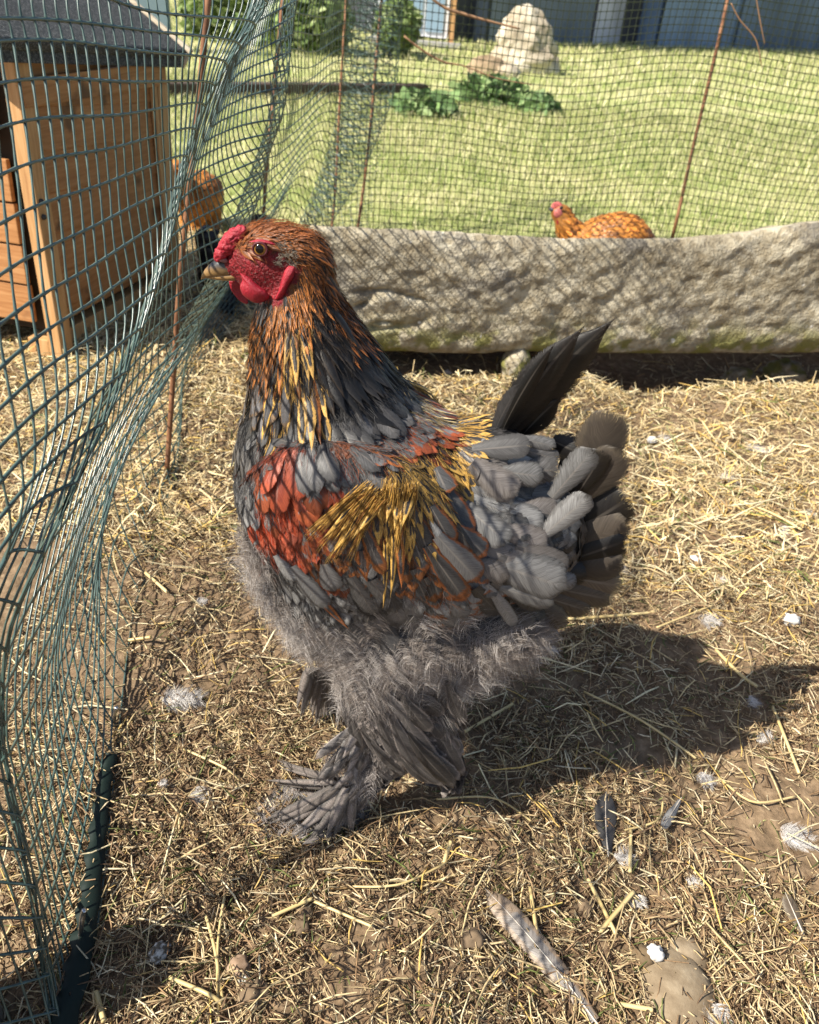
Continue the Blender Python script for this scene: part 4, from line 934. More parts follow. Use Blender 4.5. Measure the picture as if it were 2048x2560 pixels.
# fine short head feathering
P, Nr = surface_samples(me, .0028); q = proj(P); sel = (P[:, 2] > .50) & (q[:, 1] < 800)
fo = {}
for p, n, c in zip(P[sel], Nr[sel], q[sel]):
    d2 = ((c[None]+rng.normal(0, 5, 2)-AX)**2).sum(1); k = d2.argmin()
    if AT[k] in ('none', 'fluff'): continue
    dd = RGT*AD[k][0]-UPV*AD[k][1]; dd = dd-n*(dd@n); dd /= np.linalg.norm(dd)+1e-6
    hd = c[1] < 640
    fo.setdefault(AT[k], []).append((p, dd+rng.normal(0, .15, 3), n, (.0085 if hd else .015)*(.7+.6*rng.random()), .0026 if hd else .0032, 0))
build_plumage(fo, roo, PN, lift=0, ragged=.12, fit=bvh)
down_curves('fluff', tufts, roo, None, .0001)
def strands(name, P, D, L, C, parent, rad, droop=.06):
    M = len(P); tt = np.linspace(0, 1, 4); L = np.asarray(L)
    sdv = np.cross(D, [0, 0, 1.])+1e-6; sdv /= np.linalg.norm(sdv, axis=1, keepdims=True)
    pts = P[:, None]+D[:, None]*(tt[None]*L[:, None])[..., None]+sdv[:, None]*((rng.normal(0, .10, M)*L)[:, None]*tt[None]**2)[..., None]-np.array([0, 0, 1.])*(droop*L[:, None]*tt[None]**2)[..., None]
    hc = bpy.data.hair_curves.new(name); hc.add_curves([4]*M)
    hc.attributes['position'].data.foreach_set('vector', pts.astype(np.float32).ravel())
    ra = hc.attributes.get('radius') or hc.attributes.new('radius', 'FLOAT', 'POINT')
    ra.data.foreach_set('value', (np.array([1, .9, .65, .15])[None]*rad*np.ones((M, 1))).astype(np.float32).ravel())
    hc.attributes.new('cin', 'FLOAT_COLOR', 'POINT').data.foreach_set('color', np.concatenate([np.repeat(C, 4, 0), np.ones((M*4, 1))], 1).astype(np.float32).ravel())
    hc.materials.append(HAIR); o = bpy.data.objects.new(name, hc); COL.objects.link(o); o['kind'] = 'stuff'
    o.parent = parent; o.matrix_parent_inverse = Matrix.Translation(-Vector(parent.location)); return o
# loose barb ends lying over the coat, in the colours of the feathers they belong to
o2, _t = plumage(roo, me, .0023, YC)
SP, SD, SL, SC = [], [], [], []
for ty, lst in o2.items():
    kind, ci, co_, pr, cu, cb = TY[ty]; ci = np.array(ci); co_ = np.array(co_)
    for (p, d, n, L, W, j) in lst:
        f_ = rng.random(); c = (ci if f_ < .5 else co_)*(.55+1.0*rng.random())
        d = d/np.linalg.norm(d); s_ = np.cross(n, d)
        SP.append(p+n*(.0012+.0022*rng.random())); SD.append(d+n*.06+s_*rng.normal(0, .30)); SL.append(.005+.009*rng.random()); SC.append(c)
SD = np.array(SD); SD /= np.linalg.norm(SD, axis=1, keepdims=True)
strands('loose_barbs', np.array(SP), SD, np.array(SL), np.clip(np.array(SC), .004, .9), roo, .00013)

def big(specs, name, parent, lift0=.004, seedz=0, labelf=None, kov=None):
    """hand placed feathers: (bx,by, tx,ty, width px, type, curl, sweep[, extra depth base, tip])"""
    for i, s in enumerate(specs):
        bx, by, tx, ty, wpx, typ = s[:6]; curl = s[6] if len(s) > 6 else .08; swp = s[7] if len(s) > 7 else 0.; yb = s[8] if len(s) > 8 else None; yt = s[9] if len(s) > 9 else None
        p, n = hit(bx, by)
        if yb is not None or p is None:
            yy_ = yb if yb is not None else YC-.02; p = pY(bx, by, yy_); n = np.array([-.1, -1, .15])
        else: p = p-np.array([0, .0035+.0007*(i % 6), 0])
        if yt is not None: e = pY(tx, ty, yt)
        else:
            h2, n2 = hit(tx, ty)
            Yt = (h2[1]-lift0-.0012*(i % 6)) if h2 is not None else p[1]+.004
            e = pY(tx, ty, min(Yt, p[1]+.03))
        n = n*.35+np.array([-.05, -.9, .25])*.65
        d = e-p; L = np.linalg.norm(d); kind, ci, co_, pr, cu, cb = TY[typ]; kind = kov if kov is not None and kind == 0 else kind
        # sweep and curl bend the tip, so aim to land on it
        dn_ = d/L; nn = n-dn_*(n@dn_); nn /= np.linalg.norm(nn); bb = np.cross(dn_, nn)
        d2 = d+nn*curl*L-bb*swp*L
        v = 1+.2*rng.normal()
        V, F, A = feather_arrays(p[None], d2[None], nn[None], np.array([L]), np.array([wpx*mm*(1.18 if typ not in ('gold', 'tailp') else 1)]), kind, curl, cb, np.array(ci)*v, np.array(co_)*v, pr, 22, 11, ragged=.05, sweep=swp)
        # a few splits in the vane
        V = V.reshape(22, 11, 3); 
        for _ in range(rng.integers(0, 3)):
            r_ = rng.integers(8, 20); sd__ = rng.integers(0, 2); cols_ = slice(0, 4) if sd__ == 0 else slice(7, 11)
            V[r_, cols_] += (V[r_-1, cols_]-V[r_, cols_])*.75
        npmesh(name, V.reshape(-1, 3), F, FEATHER, parent, True, A)
TAIL = [
 (1300, 1095, 1405, 992, 74, 'tailp', .05, .1, YC+.01, YC+.0), (1290, 1095, 1445, 900, 84, 'tailp', .05, .12, YC+.01, YC+.005), (1265, 1090, 1500, 838, 104, 'tailp', .03, .10, YC+.008, YC), (1262, 1090, 1546, 790, 120, 'tailp', .03, .14, YC+.004, YC-.005), (1256, 1088, 1470, 806, 92, 'tailp', .05, .12, YC-.002, YC-.014), (1252, 1085, 1395, 850, 50, 'tailp', .05, .12, YC-.006, YC-.016), (1230, 1095, 1300, 960, 36, 'greydk', .05, .1, YC-.004, YC-.01),
 (1380, 1100, 1440, 1130, 60, 'tail', .1, 0, YC+.02, YC+.01), (1400, 1150, 1480, 1180, 90, 'tail', .1, 0, YC+.03, YC+.02), (1400, 1250, 1500, 1230, 110, 'tail', .1, 0, YC+.03, YC+.02), (1400, 1340, 1510, 1300, 110, 'tail', .1, 0, YC+.03, YC+.02), (1390, 1420, 1520, 1400, 100, 'tail', .1, 0, YC+.03, YC+.02),
 (1455, 1240, 1532, 1020, 108, 'tailbr', .05, -.05, YC+.01, YC+.005), (1450, 1250, 1552, 1120, 96, 'tailbr', .05, -.04, YC+.004, YC), (1440, 1240, 1510, 1125, 60, 'tail', .05, -.04, YC+.0, YC-.004),
 (1430, 1330, 1576, 1243, 104, 'tail', .06, -.05, YC+.006, YC), (1425, 1370, 1573, 1300, 100, 'tailbr', .06, -.05, YC+.0, YC-.004), (1420, 1400, 1568, 1350, 84, 'tail', .06, -.04, YC-.004, YC-.008),
 (1410, 1430, 1566, 1400, 88, 'tailbr', .08, 0, YC-.006, YC-.01), (1400, 1440, 1560, 1468, 84, 'brown', .08, .05, YC-.006, YC-.01), (1380, 1470, 1540, 1502, 70, 'brown', .08, .05, YC-.01, YC-.012), (1350, 1490, 1480, 1530, 66, 'brown', .08, .05, YC-.012, YC-.015), (1310, 1500, 1420, 1566, 60, 'brown', .1, .05, YC-.016, YC-.02), (1280, 1510, 1370, 1590, 56, 'tailbr', .1, .05, YC-.016, YC-.02), (1330, 1430, 1470, 1440, 60, 'tail', .1, .05, YC-.02, YC-.022),
]
big(TAIL, 'tail_feather', roo)
COV = [
 (1180, 1120, 1330, 1112, 50, 'grey'), (1300, 1095, 1392, 1118, 32, 'silver'), (1310, 1125, 1400, 1150, 36, 'grey'), (1200, 1100, 1385, 1190, 60, 'white', .10, -.06), (1380, 1245, 1486, 1122, 56, 'silver', .06, .02, YC-.045, YC-.045), (1180, 1146, 1294, 1240, 64, 'fluffgrey', .1, -.04), (1290, 1205, 1392, 1290, 84, 'silver'), (1350, 1345, 1478, 1238, 54, 'silver', .06, .03, YC-.05, YC-.05),
 (1310, 1340, 1428, 1350, 66, 'silver', .1, -.04), (1225, 1350, 1376, 1402, 78, 'silver'), (1170, 1234, 1362, 1320, 68, 'white', .1, -.03), (1160, 1247, 1273, 1358, 60, 'silver', .1, -.08), (1225, 1401, 1417, 1470, 92, 'silver', .12, .05), (1340, 1430, 1443, 1462, 44, 'silver'), (1250, 1460, 1386, 1512, 50, 'silver', .1, .06), (1230, 1440, 1330, 1500, 40, 'grey'),
 (1217, 1450, 1290, 1568, 30, 'white', .1, .05),
]
EX = []
for i in range(34):
    bx = rng.uniform(1165, 1330); by = rng.uniform(1140, 1480); an = np.interp(by, [1140, 1300, 1480], [.15, .35, .7])+rng.normal(0, .15); Lp = rng.uniform(95, 135)
    EX.append((bx, by, min(bx+Lp*cos(an), 1440), by+Lp*sin(an), rng.uniform(46, 64), ['silver', 'grey', 'greydk', 'fluffgrey', 'grey'][i % 5], .14, .05*rng.normal()))
big(EX, 'rump_feather', roo, .0045, kov=2)
big(COV, 'tail_covert_feather', roo, .006, kov=2)
WING = [
 (1061, 1440, 1128, 1566, 46, 'laced'), (1033, 1417, 1092, 1553, 40, 'laced'), (1110, 1400, 1165, 1504, 44, 'laced'), (1069, 1356, 1163, 1500, 46, 'laced'), (1095, 1330, 1200, 1455, 60, 'lacedlt'), (1138, 1307, 1218, 1390, 50, 'laced'), (1029, 1267, 1084, 1412, 46, 'laced'), (1077, 1258, 1132, 1366, 46, 'laced'), (1110, 1200, 1169, 1350, 58, 'laced'), (1090, 1160, 1120, 1236, 56, 'laced'),
 (930, 1440, 1010, 1550, 60, 'grey'), (880, 1430, 940, 1540, 44, 'grey'), (850, 1440, 915, 1585, 50, 'white', .08, -.08), (842, 1390, 968, 1560, 34, 'speck', .08, -.10), (793, 1480, 878, 1578, 18, 'rust'), (814, 1400, 836, 1480, 44, 'grey'), (733, 1405, 820, 1524, 42, 'silver', .08, -.05), (692, 1376, 740, 1455, 28, 'white', .08, -.05), (780, 1400, 800, 1465, 30, 'rust'), (903, 1370, 919, 1460, 30, 'rust'),
 (900, 1290, 960, 1440, 30, 'rustdark'), (985, 1330, 975, 1500, 16, 'gold', .05, .08), (965, 1350, 957, 1528, 14, 'gold', .05, .05), (1000, 1330, 1005, 1480, 18, 'rust'),
]
big(WING, 'wing_feather', roo, .005, kov=2)
PL = [(925, 1205, 763, 1333, 11), (928, 1210, 775, 1340, 12), (932, 1215, 798, 1377, 12), (935, 1222, 790, 1362, 10), (938, 1226, 816, 1404, 12), (942, 1230, 822, 1395, 12), (945, 1235, 845, 1372, 11), (948, 1240, 866, 1397, 12), (940, 1215, 835, 1350, 13), (935, 1210, 812, 1340, 13), (955, 1235, 875, 1355, 12), (960, 1240, 888, 1340, 12), (950, 1225, 858, 1330, 13), (972, 1190, 945, 1290, 16), (985, 1200, 965, 1310, 16), (1000, 1210, 985, 1330, 16), (1015, 1200, 1000, 1340, 16), (1030, 1210, 1005, 1320, 16), (1040, 1200, 1022, 1310, 18), (1010, 1270, 990, 1390, 14)]
big([(a, b, c, d, w*1.3, 'gold', .06, .04*rng.normal()) for a, b, c, d, w in PL], 'saddle_plume', roo, .010)
pp_, dd_, ll_, cc_ = [], [], [], []
for _ in range(900):
    a, b, c, d, w_ = PL[rng.integers(len(PL))]; jx = rng.normal(0, 7, 4); h_, n_ = hit(a, b)
    p_ = pY(a+jx[0], b+jx[1], h_[1]-.009-.004*rng.random()); e_ = pY(c+jx[2], d+jx[3], h_[1]-.012-.006*rng.random()); f_ = rng.random()*.45; v_ = e_-p_
    pp_.append(p_+v_*f_); L_ = np.linalg.norm(v_); dd_.append(v_/L_); ll_.append(L_*(1-f_)*(.6+.45*rng.random())); cc_.append(np.array([.50, .29, .07])*(.35+.9*rng.random()) if rng.random() < .68 else (np.array([.05, .035, .025]) if rng.random() < .5 else np.array([.22, .08, .022])))
strands('plume_barbs', np.array(pp_), np.array(dd_), ll_, np.array(cc_), roo, .00017, .05)
FT = []
for i in range(48):
    f = i/47; tx, ty = [(648, 2050), (690, 1905), (668, 1955), (720, 2092), (775, 2100), (830, 2096), (880, 2082), (700, 2070), (735, 1930), (850, 2088)][i % 10]
    tx += rng.normal(0, 10); ty += rng.normal(0, 8)
    bx = tx+(880-tx)*(.75+.2*rng.random()); by = ty+(1960-ty)*(.75+.2*rng.random()); g_ = pG(tx, ty, .006+.012*rng.random())
    FT.append((bx, by, tx, ty, 17+14*rng.random(), 'footfe', .16, .06*rng.normal(), .553-.012*rng.random(), g_[1]))
big(FT, 'foot_feather', roo)
ft = []
for i in range(34):
    tx = rng.uniform(670, 900); ty = 1900+(tx < 800)*60+rng.uniform(0, 150); q_ = pG(tx, ty, .008+.02*rng.random()); q_[1] = min(q_[1], .60)
    dd_ = np.array([(tx-880)*mm*2, (q_[1]-.56)*-1, -.01]); ft.append((q_, dd_/(np.linalg.norm(dd_)+1e-6)+rng.normal(0, .25, 3), np.array([0, -.6, .8]), .024, 26, .35, (.42, .38, .36)))
for i in range(40):
    p_, n_ = hit(rng.uniform(860, 960), rng.uniform(1900, 2000))
    if p_ is not None: ft.append((p_, np.array([-.4, -.2, -.8])+rng.normal(0, .3, 3), n_, .030, 30, .4, (.40, .36, .34)))
down_curves('foot_fluff', ft, roo, None, .00011)
LG = []
for bx, by, tx, ty, w_ in [(900, 1760, 960, 1900, 40), (880, 1750, 900, 1880, 36), (940, 1770, 1010, 1920, 44), (980, 1780, 1060, 1935, 48), (1000, 1760, 1100, 1930, 48), (1020, 1820, 1140, 1968, 44), (1000, 1860, 1110, 1965, 40), (1050, 1760, 1150, 1900, 46), (1080, 1780, 1160, 1940, 44), (1100, 1740, 1160, 1860, 44), (1120, 1700, 1160, 1810, 40), (1010, 1730, 1080, 1830, 44), (960, 1720, 1020, 1810, 40), (1040, 1720, 1110, 1790, 40), (860, 1720, 880, 1830, 30), (845, 1700, 860, 1800, 26), (1060, 1850, 1150, 1950, 40), (930, 1840, 1010, 1935, 34), (1000, 1880, 1080, 1960, 34)]:
    LG.append((bx, by, tx, ty, w_, 'legfe', .14, -.08+.04*rng.normal()))
big(LG, 'hock_feather', roo, .006)
SH = []
for i in range(26):
    bx = rng.uniform(880, 960); by = rng.uniform(1790, 1930); tx = rng.uniform(785, 905); ty = min(by+rng.uniform(80, 130), 2050)
    SH.append((bx, by, tx, ty, 20+14*rng.random(), 'footfe' if i % 3 else 'legfe', .14, .06*rng.normal(), .560-.01*rng.random(), .545-.015*rng.random()))
big(SH, 'shank_feather', roo)
sf = []
for i in range(60):
    q_ = pY(rng.uniform(830, 950), rng.uniform(1840, 2000), .556-.012*rng.random()); sf.append((q_, np.array([-.5, -.1, -.85])+rng.normal(0, .25, 3), np.array([0, -1., .1]), .028, 30, .38, (.40, .36, .335)))
down_curves('shank_fluff', sf, roo, None, .0001)
FL = [(770, 1690, 740+8*i, 1780+int(18*sin(i*1.3))+i*5, 24, 'footfe', .1, .05*rng.normal(), .66+.004*i, .66+.004*i) for i in range(13)]
big([(f[0]+i*6, f[1]-20, *f[2:]) for i, f in enumerate(FL)], 'thigh_feather', roo)

# head furniture
RED = mat('comb_skin', rough=.42, spec=.45); g = N(RED); q = g.noise(700, 4, g.pos(), .7); q2 = g.noise(110, 3, g.pos())
g.col(g.mix(g.rng(q2, .35, .65), g.ramp(q, [(.3, (.20, .006, .014)), (.7, (.42, .02, .04))]), (.28, .008, .02))); g.bump(q, .8, .0012)
g.b.inputs['Subsurface Weight'].default_value = .25; g.b.inputs['Subsurface Radius'].default_value = (.004, .001, .0008); g.b.inputs['Subsurface Scale'].default_value = 1.
YF = YC-.023
def lumps(pts, Y, name, n=60, seed=1):
    r_ = np.random.default_rng(seed); parts = []
    for x, y, r in pts:
        parts.append(('e', pY(x, y, Y), (r*mm, r*mm*.8, r*mm)))
    for k in range(n):
        x, y, r = pts[r_.integers(len(pts))]; a = r_.uniform(0, 2*pi); e = r_.normal(0, .7)
        parts.append(('e', pY(x+r*.9*cos(a)*cos(e), y+r*.9*sin(a)*cos(e), Y-r*mm*.6*abs(sin(e))), (r*.3*mm,)*3))
    return blob(parts, .0009, name, RED, roo, 0, disp=lambda c: .0009*mn.noise(c*420)+.0006*mn.noise(c*900))
lumps([(602, 578, 13), (590, 588, 16), (577, 602, 18), (566, 618, 17), (553, 634, 14), (585, 612, 14), (600, 592, 12), (545, 645, 9)], YC-.008, 'comb', 130)
def lobe(name, outline, Y0, thick, bulge, tilt=0., parent=roo):
    """flat fleshy lobe from an outline of pixels"""
    c = np.mean(outline, 0); o_ = catmull(np.array(list(outline)+[outline[0]], float), np.linspace(0, len(outline), 40))[:-1]
    rings = [1, .93, .75, .5, .25]; V = []; 
    for side in (-1, 1):
        for k, r in enumerate(rings):
            q_ = c+(o_-c)*r
            for x, y in q_:
                dep = side*thick*sqrt(max(0, 1-r**2))+bulge*(1-r**2)*-1+tilt*(y-outline[0][1])*mm
                V.append(pY(x, y, Y0+dep))
    V = np.array(V); n_ = len(o_); nr = len(rings); F = []
    for s in range(2):
        for k in range(nr-1):
            for i in range(n_):
                a = s*nr*n_+k*n_+i; b_ = s*nr*n_+k*n_+(i+1) % n_; F.append((a, b_, b_+n_, a+n_))
    bm = bmesh.new(); vs = [bm.verts.new(v) for v in V]
    for f in F: bm.faces.new([vs[i] for i in f])
    for s in range(2): bm.faces.new([vs[s*nr*n_+(nr-1)*n_+i] for i in range(n_)])
    bmesh.ops.remove_doubles(bm, verts=bm.verts, dist=.00005); bmesh.ops.recalc_face_normals(bm, faces=bm.faces)
    return bmobj(name, bm, RED, parent, True)
lobe('wattle', [(600, 682), (606, 700), (600, 715), (606, 735), (622, 750), (640, 758), (660, 754), (673, 746), (668, 730), (645, 712), (622, 692)], YF+.001, .0022, .003)
lobe('wattle', [(572, 700), (577, 722), (590, 742), (605, 756), (620, 759), (618, 740), (605, 722), (598, 705)], YC+.012, .002, -.002)
lobe('ear_lobe', [(722, 664), (712, 676), (704, 700), (697, 725), (688, 748), (700, 748), (712, 735), (722, 712), (735, 690), (737, 668)], YF-.001, .002, .002)
lobe('brow', [(622, 605), (645, 598), (672, 602), (690, 612), (672, 611), (645, 607)], YF-.0005, .0015, .001)
# beak, nostril
BK = mat('horn', rough=.35, spec=.5); g = N(BK); gx_ = g.n('ShaderNodeSeparateXYZ', {0: g.pos()})
tip = pY(502, 698, YC); bs = pY(560, 655, YC); 
q = g.noise(160, 3, g.pos((.4, 1, 1.4)))
hz = g.rng(g.math('ADD', gx_.outputs[2], g.math('MULTIPLY', q, .006)), float(pY(540, 672, YC)[2])+.001, float(pY(540, 662, YC)[2])+.005)
g.col(g.mix(hz, (.22, .13, .05), (.028, .028, .03))); g.bump(q, .3, .0006)
def beak(name, secs):
    V = []; n_ = 12
    for x, y, rz_, ry_ in secs:
        c = pY(x, y, YC)
        for k in range(n_):
            a = 2*pi*k/n_; V.append(c+np.array([0, cos(a)*ry_, sin(a)*rz_]))
    V = np.array(V); F = []
    for s in range(len(secs)-1):
        for k in range(n_): F.append((s*n_+k, s*n_+(k+1) % n_, (s+1)*n_+(k+1) % n_, (s+1)*n_+k))
    return npmesh(name, V, np.array(F), BK, roo, True)
ubk = beak('upper_beak', [(503, 699, .0003, .0003), (505, 692, .0018, .0014), (514, 684, .0036, .0030), (530, 675, .0060, .0052), (550, 668, .0080, .0072), (575, 664, .0085, .0085), (600, 664, .006, .0075)])
beak('lower_beak', [(516, 694, .0003, .0003), (524, 692, .0012, .0022), (540, 690, .0026, .0044), (560, 689, .0036, .0062), (585, 687, .0042, .0075), (605, 684, .003, .007)])
bmn = bmesh.new(); c = pY(556, 648, YC-.0085)
bmesh.ops.create_uvsphere(bmn, u_segments=16, v_segments=10, radius=1, matrix=Matrix.Translation(Vector(c)) @ Matrix.Rotation(.35, 4, 'Y') @ Matrix.Diagonal((.0044, .0022, .0023, 1)))
bmobj('nostril_flap', bmn, mat('nostril', (.22, .10, .10), .45), ubk, True)
# eye
ec = pY(652, 622, YF-.0015); er = .0053
bme = bmesh.new(); bmesh.ops.create_uvsphere(bme, u_segments=32, v_segments=20, radius=er, matrix=Matrix.Translation(Vector(ec)) @ Matrix.Diagonal((1, .8, 1, 1)))
EM = mat('eye', rough=.12, spec=.35); g = N(EM); pass
pp = g.n('ShaderNodeVectorMath', {0: g.pos(), 1: tuple(float(v) for v in ec)}, operation='SUBTRACT')
xz = g.n('ShaderNodeSeparateXYZ', {0: pp}); vz = ec-CPOS; vz = vz/np.linalg.norm(vz)
rr = g.math('SQRT', g.math('ADD', g.math('POWER', g.math('ADD', xz.outputs[0], .0002), 2.), g.math('POWER', g.math('SUBTRACT', xz.outputs[2], .0008), 2.)))
c_ = g.ramp(g.math('MULTIPLY', rr, 100.), [(0, (.004, .003, .003)), (.29, (.004, .003, .003)), (.33, (.26, .11, .018)), (.42, (.30, .17, .04)), (.47, (.12, .06, .02)), (.50, (.012, .006, .005))])
g.col(c_); eye = bmobj('eye', bme, EM, roo, True)
# eyelid ring
th_ = np.linspace(0, 2*pi, 29); ring = np.stack([ec[0]+.0050*np.cos(th_), np.full(29, ec[1]-.0024), ec[2]+.0045*np.sin(th_)+.0004], -1)
V, F = tubes(ring[None], .0009, 6); npmesh('eyelid', V, F, mat('eyelid', (.07, .012, .016), .6), eye, True)
# ear tuft of grey bristles and sparse face bristles
ep, en = hit(716, 643); tf = []
for _ in range(16): tf.append((ep+rng.normal(0, .0035, 3)*[1, .2, 1], np.array([.6, -.35, .15])+rng.normal(0, .4, 3), np.array([0, -1., 0]), .009, 20, .35, (.22, .19, .15)))
down_curves('ear_tuft', tf, roo, None, .00016)
Pb, Nb = surface_samples(me, .0016); qb = proj(Pb); tb = []
for p, n, c in zip(Pb, Nb, qb):
    if 560 < c[0] < 735 and 620 < c[1] < 752 and p[2] > .45 and rng.random() < .55 and n[1] < .2:
        tb.append((p, np.array([.8, 0, -.35])+n*.35+rng.normal(0, .2, 3), n, .0040, 1, .15, (.30, .20, .18) if rng.random() < .5 else (.04, .03, .03)))
down_curves('face_bristles', tb, roo, None, .00009)
# ------------------------------------------------------------------ other hens
HT = {'or': (0, (.50, .20, .035), (.36, .12, .025), (.7, .8, .1), .15, .3), 'ornk': (1, (.45, .20, .05), (.55, .30, .09), (.4, .6, 0), .1, .3),
      'ordk': (0, (.34, .13, .03), (.24, .09, .025), (.6, 1.2, 0), .15, .3), 'pale': (0, (.60, .42, .22), (.5, .28, .1), (.6, .8, 0), .15, .3), 'blk': (0, (.012, .012, .015), (.02, .02, .025), (.6, .5, 0), .15, .3)}
def hen(base, parts, label, pick, spacing, size, comb=None, cat='hen', ddir=(1, 0, -.35), extras=None):
    root = empty('hen', base, label, cat)
    o = blob(parts, .006, 'body', skin, root, 3)
    setcol(o, lambda co: np.tile(np.array([[.34, .14, .03]]) if cat != 'black hen' else np.array([[.01, .01, .01]]), (len(co), 1)))
    P, Nr = surface_samples(o.data, spacing); outp = {}
    for p, n in zip(P, Nr):
        ty = pick(p)
        if ty is None: continue
        d = np.array(ddir, float); d = d-n*(d@n); ln = np.linalg.norm(d)
        if ln < .1: continue
        L = size*(.8+.4*rng.random()); outp.setdefault(ty, []).append((p, d/ln+rng.normal(0, .12, 3), n, L, L*.5, 0))
    bv = BVHTree.FromPolygons([v.co.copy() for v in o.data.vertices], [tuple(p.vertices) for p in o.data.polygons])
    build_plumage(outp, root, {}, lift=.0, types=HT, nt=6, ns=5, fit=bv)
    return root
# lying hen behind the slab: measured at the plane Y=hy
hy = 2.42; Hh = lambda x, y, dy=0.: pY(x, y, hy+dy)
base = Hh(1500, 640); base[2] = .0
pts = [('e', Hh(1402, 533), (.028, .022, .026)), ('t', [(Hh(1405, 540), .025), (Hh(1430, 590), .04), (Hh(1470, 640), .06)]),
       ('e', Hh(1530, 612), (.115, .085, .080)), ('e', Hh(1560, 580), (.075, .06, .05), .2), ('e', Hh(1590, 600), (.06, .04, .045), .5), ('e', Hh(1480, 650), (.10, .08, .08)), ('e', Hh(1500, 720), (.13, .11, .12))]
hn = hen((float(base[0]), hy, 0.), pts, 'orange hen lying down just behind the long stone slab', lambda p: ('ornk' if p[0] < Hh(1450, 0)[0]+.0 and p[2] > .30 else ('ordk' if rng.random() < .12 or p[0] > Hh(1600, 600)[0] else 'or')) if not (p[0] < Hh(1403, 540)[0] and p[2] > Hh(1400, 560)[2]) else None, .009, .026)
REDm = RED
def hlobe(name, x, y, r, dy, parent, m_=None, mult=(1, .6, 1)):
    bm = bmesh.new(); bmesh.ops.create_icosphere(bm, subdivisions=3, radius=1, matrix=Matrix.Translation(Vector(pY(x, y, hy+dy))) @ Matrix.Diagonal((r*mult[0], r*mult[1], r*mult[2], 1)))
    for v in bm.verts: v.co += v.normal*.0015*mn.noise(v.co*160)
    return bmobj(name, bm, m_ or RED, parent, True)
hlobe('face', 1397, 533, .015, -.014, hn, mat('hen_face', (.48, .14, .12), .6)); hlobe('comb', 1393, 515, .014, -.004, hn, mat('hen_comb', (.5, .12, .11), .6), (1.2, .5, .8)); hlobe('wattle', 1399, 552, .010, -.016, hn, None, (.8, .5, 1.3)); hlobe('beak', 1384, 524, .009, -.002, hn, mat('hen_beak', (.08, .08, .09), .5), (1.5, .7, .7)); hlobe('eye', 1403, 520, .005, -.024, hn, DARKM)
# orange hen behind the folds on the left, tail end towards the camera
oy = 2.88; Oo = lambda x, y, dy=0.: pY(x, y, oy+dy)
b0_ = pG(505, 655)
pts = [('e', Oo(500, 500), (.075, .10, .095)), ('e', Oo(505, 575), (.075, .09, .09)), ('e', Oo(465, 480, -.05), (.05, .08, .06)), ('e', Oo(520, 480), (.05, .07, .055)), ('t', [(Oo(455, 470, -.1), .04), (Oo(445, 440, -.13), .03), (Oo(440, 420, -.15), .028)]),
       ('t', [(Oo(480, 610), .04), (Oo(478, 650), .022), (pY(478, 668, oy-.02), .012)]), ('t', [(Oo(515, 610, .04), .04), (Oo(512, 650, .04), .022), (pY(510, 672, oy+.02), .012)])]
oh = hen((float(b0_[0]), oy, 0.), pts, 'orange hen standing beyond the net folds beside the hutch, seen from behind', lambda p: 'pale' if p[2] < Oo(500, 585)[2] and rng.random() < .6 else ('ordk' if rng.random() < .1 or p[2] > Oo(500, 455)[2] and p[0] > Oo(515, 500)[0] else 'or'), .009, .028, ddir=(.2, 0, -1))
ky = 2.2; Kk = lambda x, y, dy=0.: pY(x, y, ky+dy)
pts = [('e', Kk(552, 680), (.065, .05, .045)), ('e', Kk(590, 640, .03), (.045, .03, .04), -.5), ('t', [(Kk(605, 630, .03), .028), (Kk(625, 575, .04), .018), (Kk(634, 545, .05), .010)]), ('t', [(Kk(525, 665), .028), (Kk(508, 620), .02), (Kk(502, 590), .018)]),
       ('t', [(Kk(560, 680), .035), (Kk(558, 720), .014), (pG(556, 770, .01), .010)]), ('t', [(Kk(535, 680, .05), .03), (Kk(533, 720, .05), .014), (pG(535, 755, .01), .010)])]
b1_ = pG(556, 768); bh_ = hen((float(b1_[0]), float(b1_[1]), 0.), pts, 'black hen standing behind the net folds just left of the rooster beak', lambda p: 'blk', .014, .045, cat='black hen', ddir=(1, 0, .1))
bh_['category'] = 'hen'

# ------------------------------------------------------------------ shed feathers and down on the ground
def gfeather(pts, wpx, typ, label, curl=.1, sweep=0., name='feather', lift=.004, down=0):
    (bx, by), (tx, ty) = pts; p = pG(bx, by, .01); e = pG(tx, ty, .012)
    p[2] = float(gz(p[0], p[1]))+lift+.004; e[2] = float(gz(e[0], e[1]))+lift+.012
    d = e-p; L = np.linalg.norm(d); kind, ci, co_, pr, cu, cb = TYG[typ]; n = np.array([0, -.3, 1.]); dn_ = d/L; nn = n-dn_*(n@dn_); nn /= np.linalg.norm(nn); bb = np.cross(dn_, nn)
    zc = (np.array(p)-CPOS)@FWD; W = wpx*zc/FPX
    V, F, A = feather_arrays(p[None], (d+nn*curl*L*-0-bb*sweep*L)[None], nn[None], np.array([L]), np.array([W]), kind, -.02, cb, np.array(ci), np.array(co_), pr, 24, 11, ragged=.035, sweep=sweep)
    root = empty(name, tuple(float(v) for v in p), label, 'feather')
    V = V.reshape(24, 11, 3)
    for _ in range(4):
        r_ = rng.integers(4, 22); cols_ = slice(0, 4) if rng.random() < .5 else slice(7, 11); V[r_, cols_] += (V[r_-1, cols_]-V[r_, cols_])*.8
    npmesh('vane', V.reshape(-1, 3), F, FEATHER, root, True, A)
    sp = V[:, 5]+nn*.0004; V2, F2 = tubes(np.concatenate([[sp[0]-dn_*L*.08], sp])[None], np.linspace(.0009, .0002, 25)[None], 6)
    npmesh('quill', V2, F2, mat('quill', (.45, .40, .34), .4, .4), root, True)
    return root
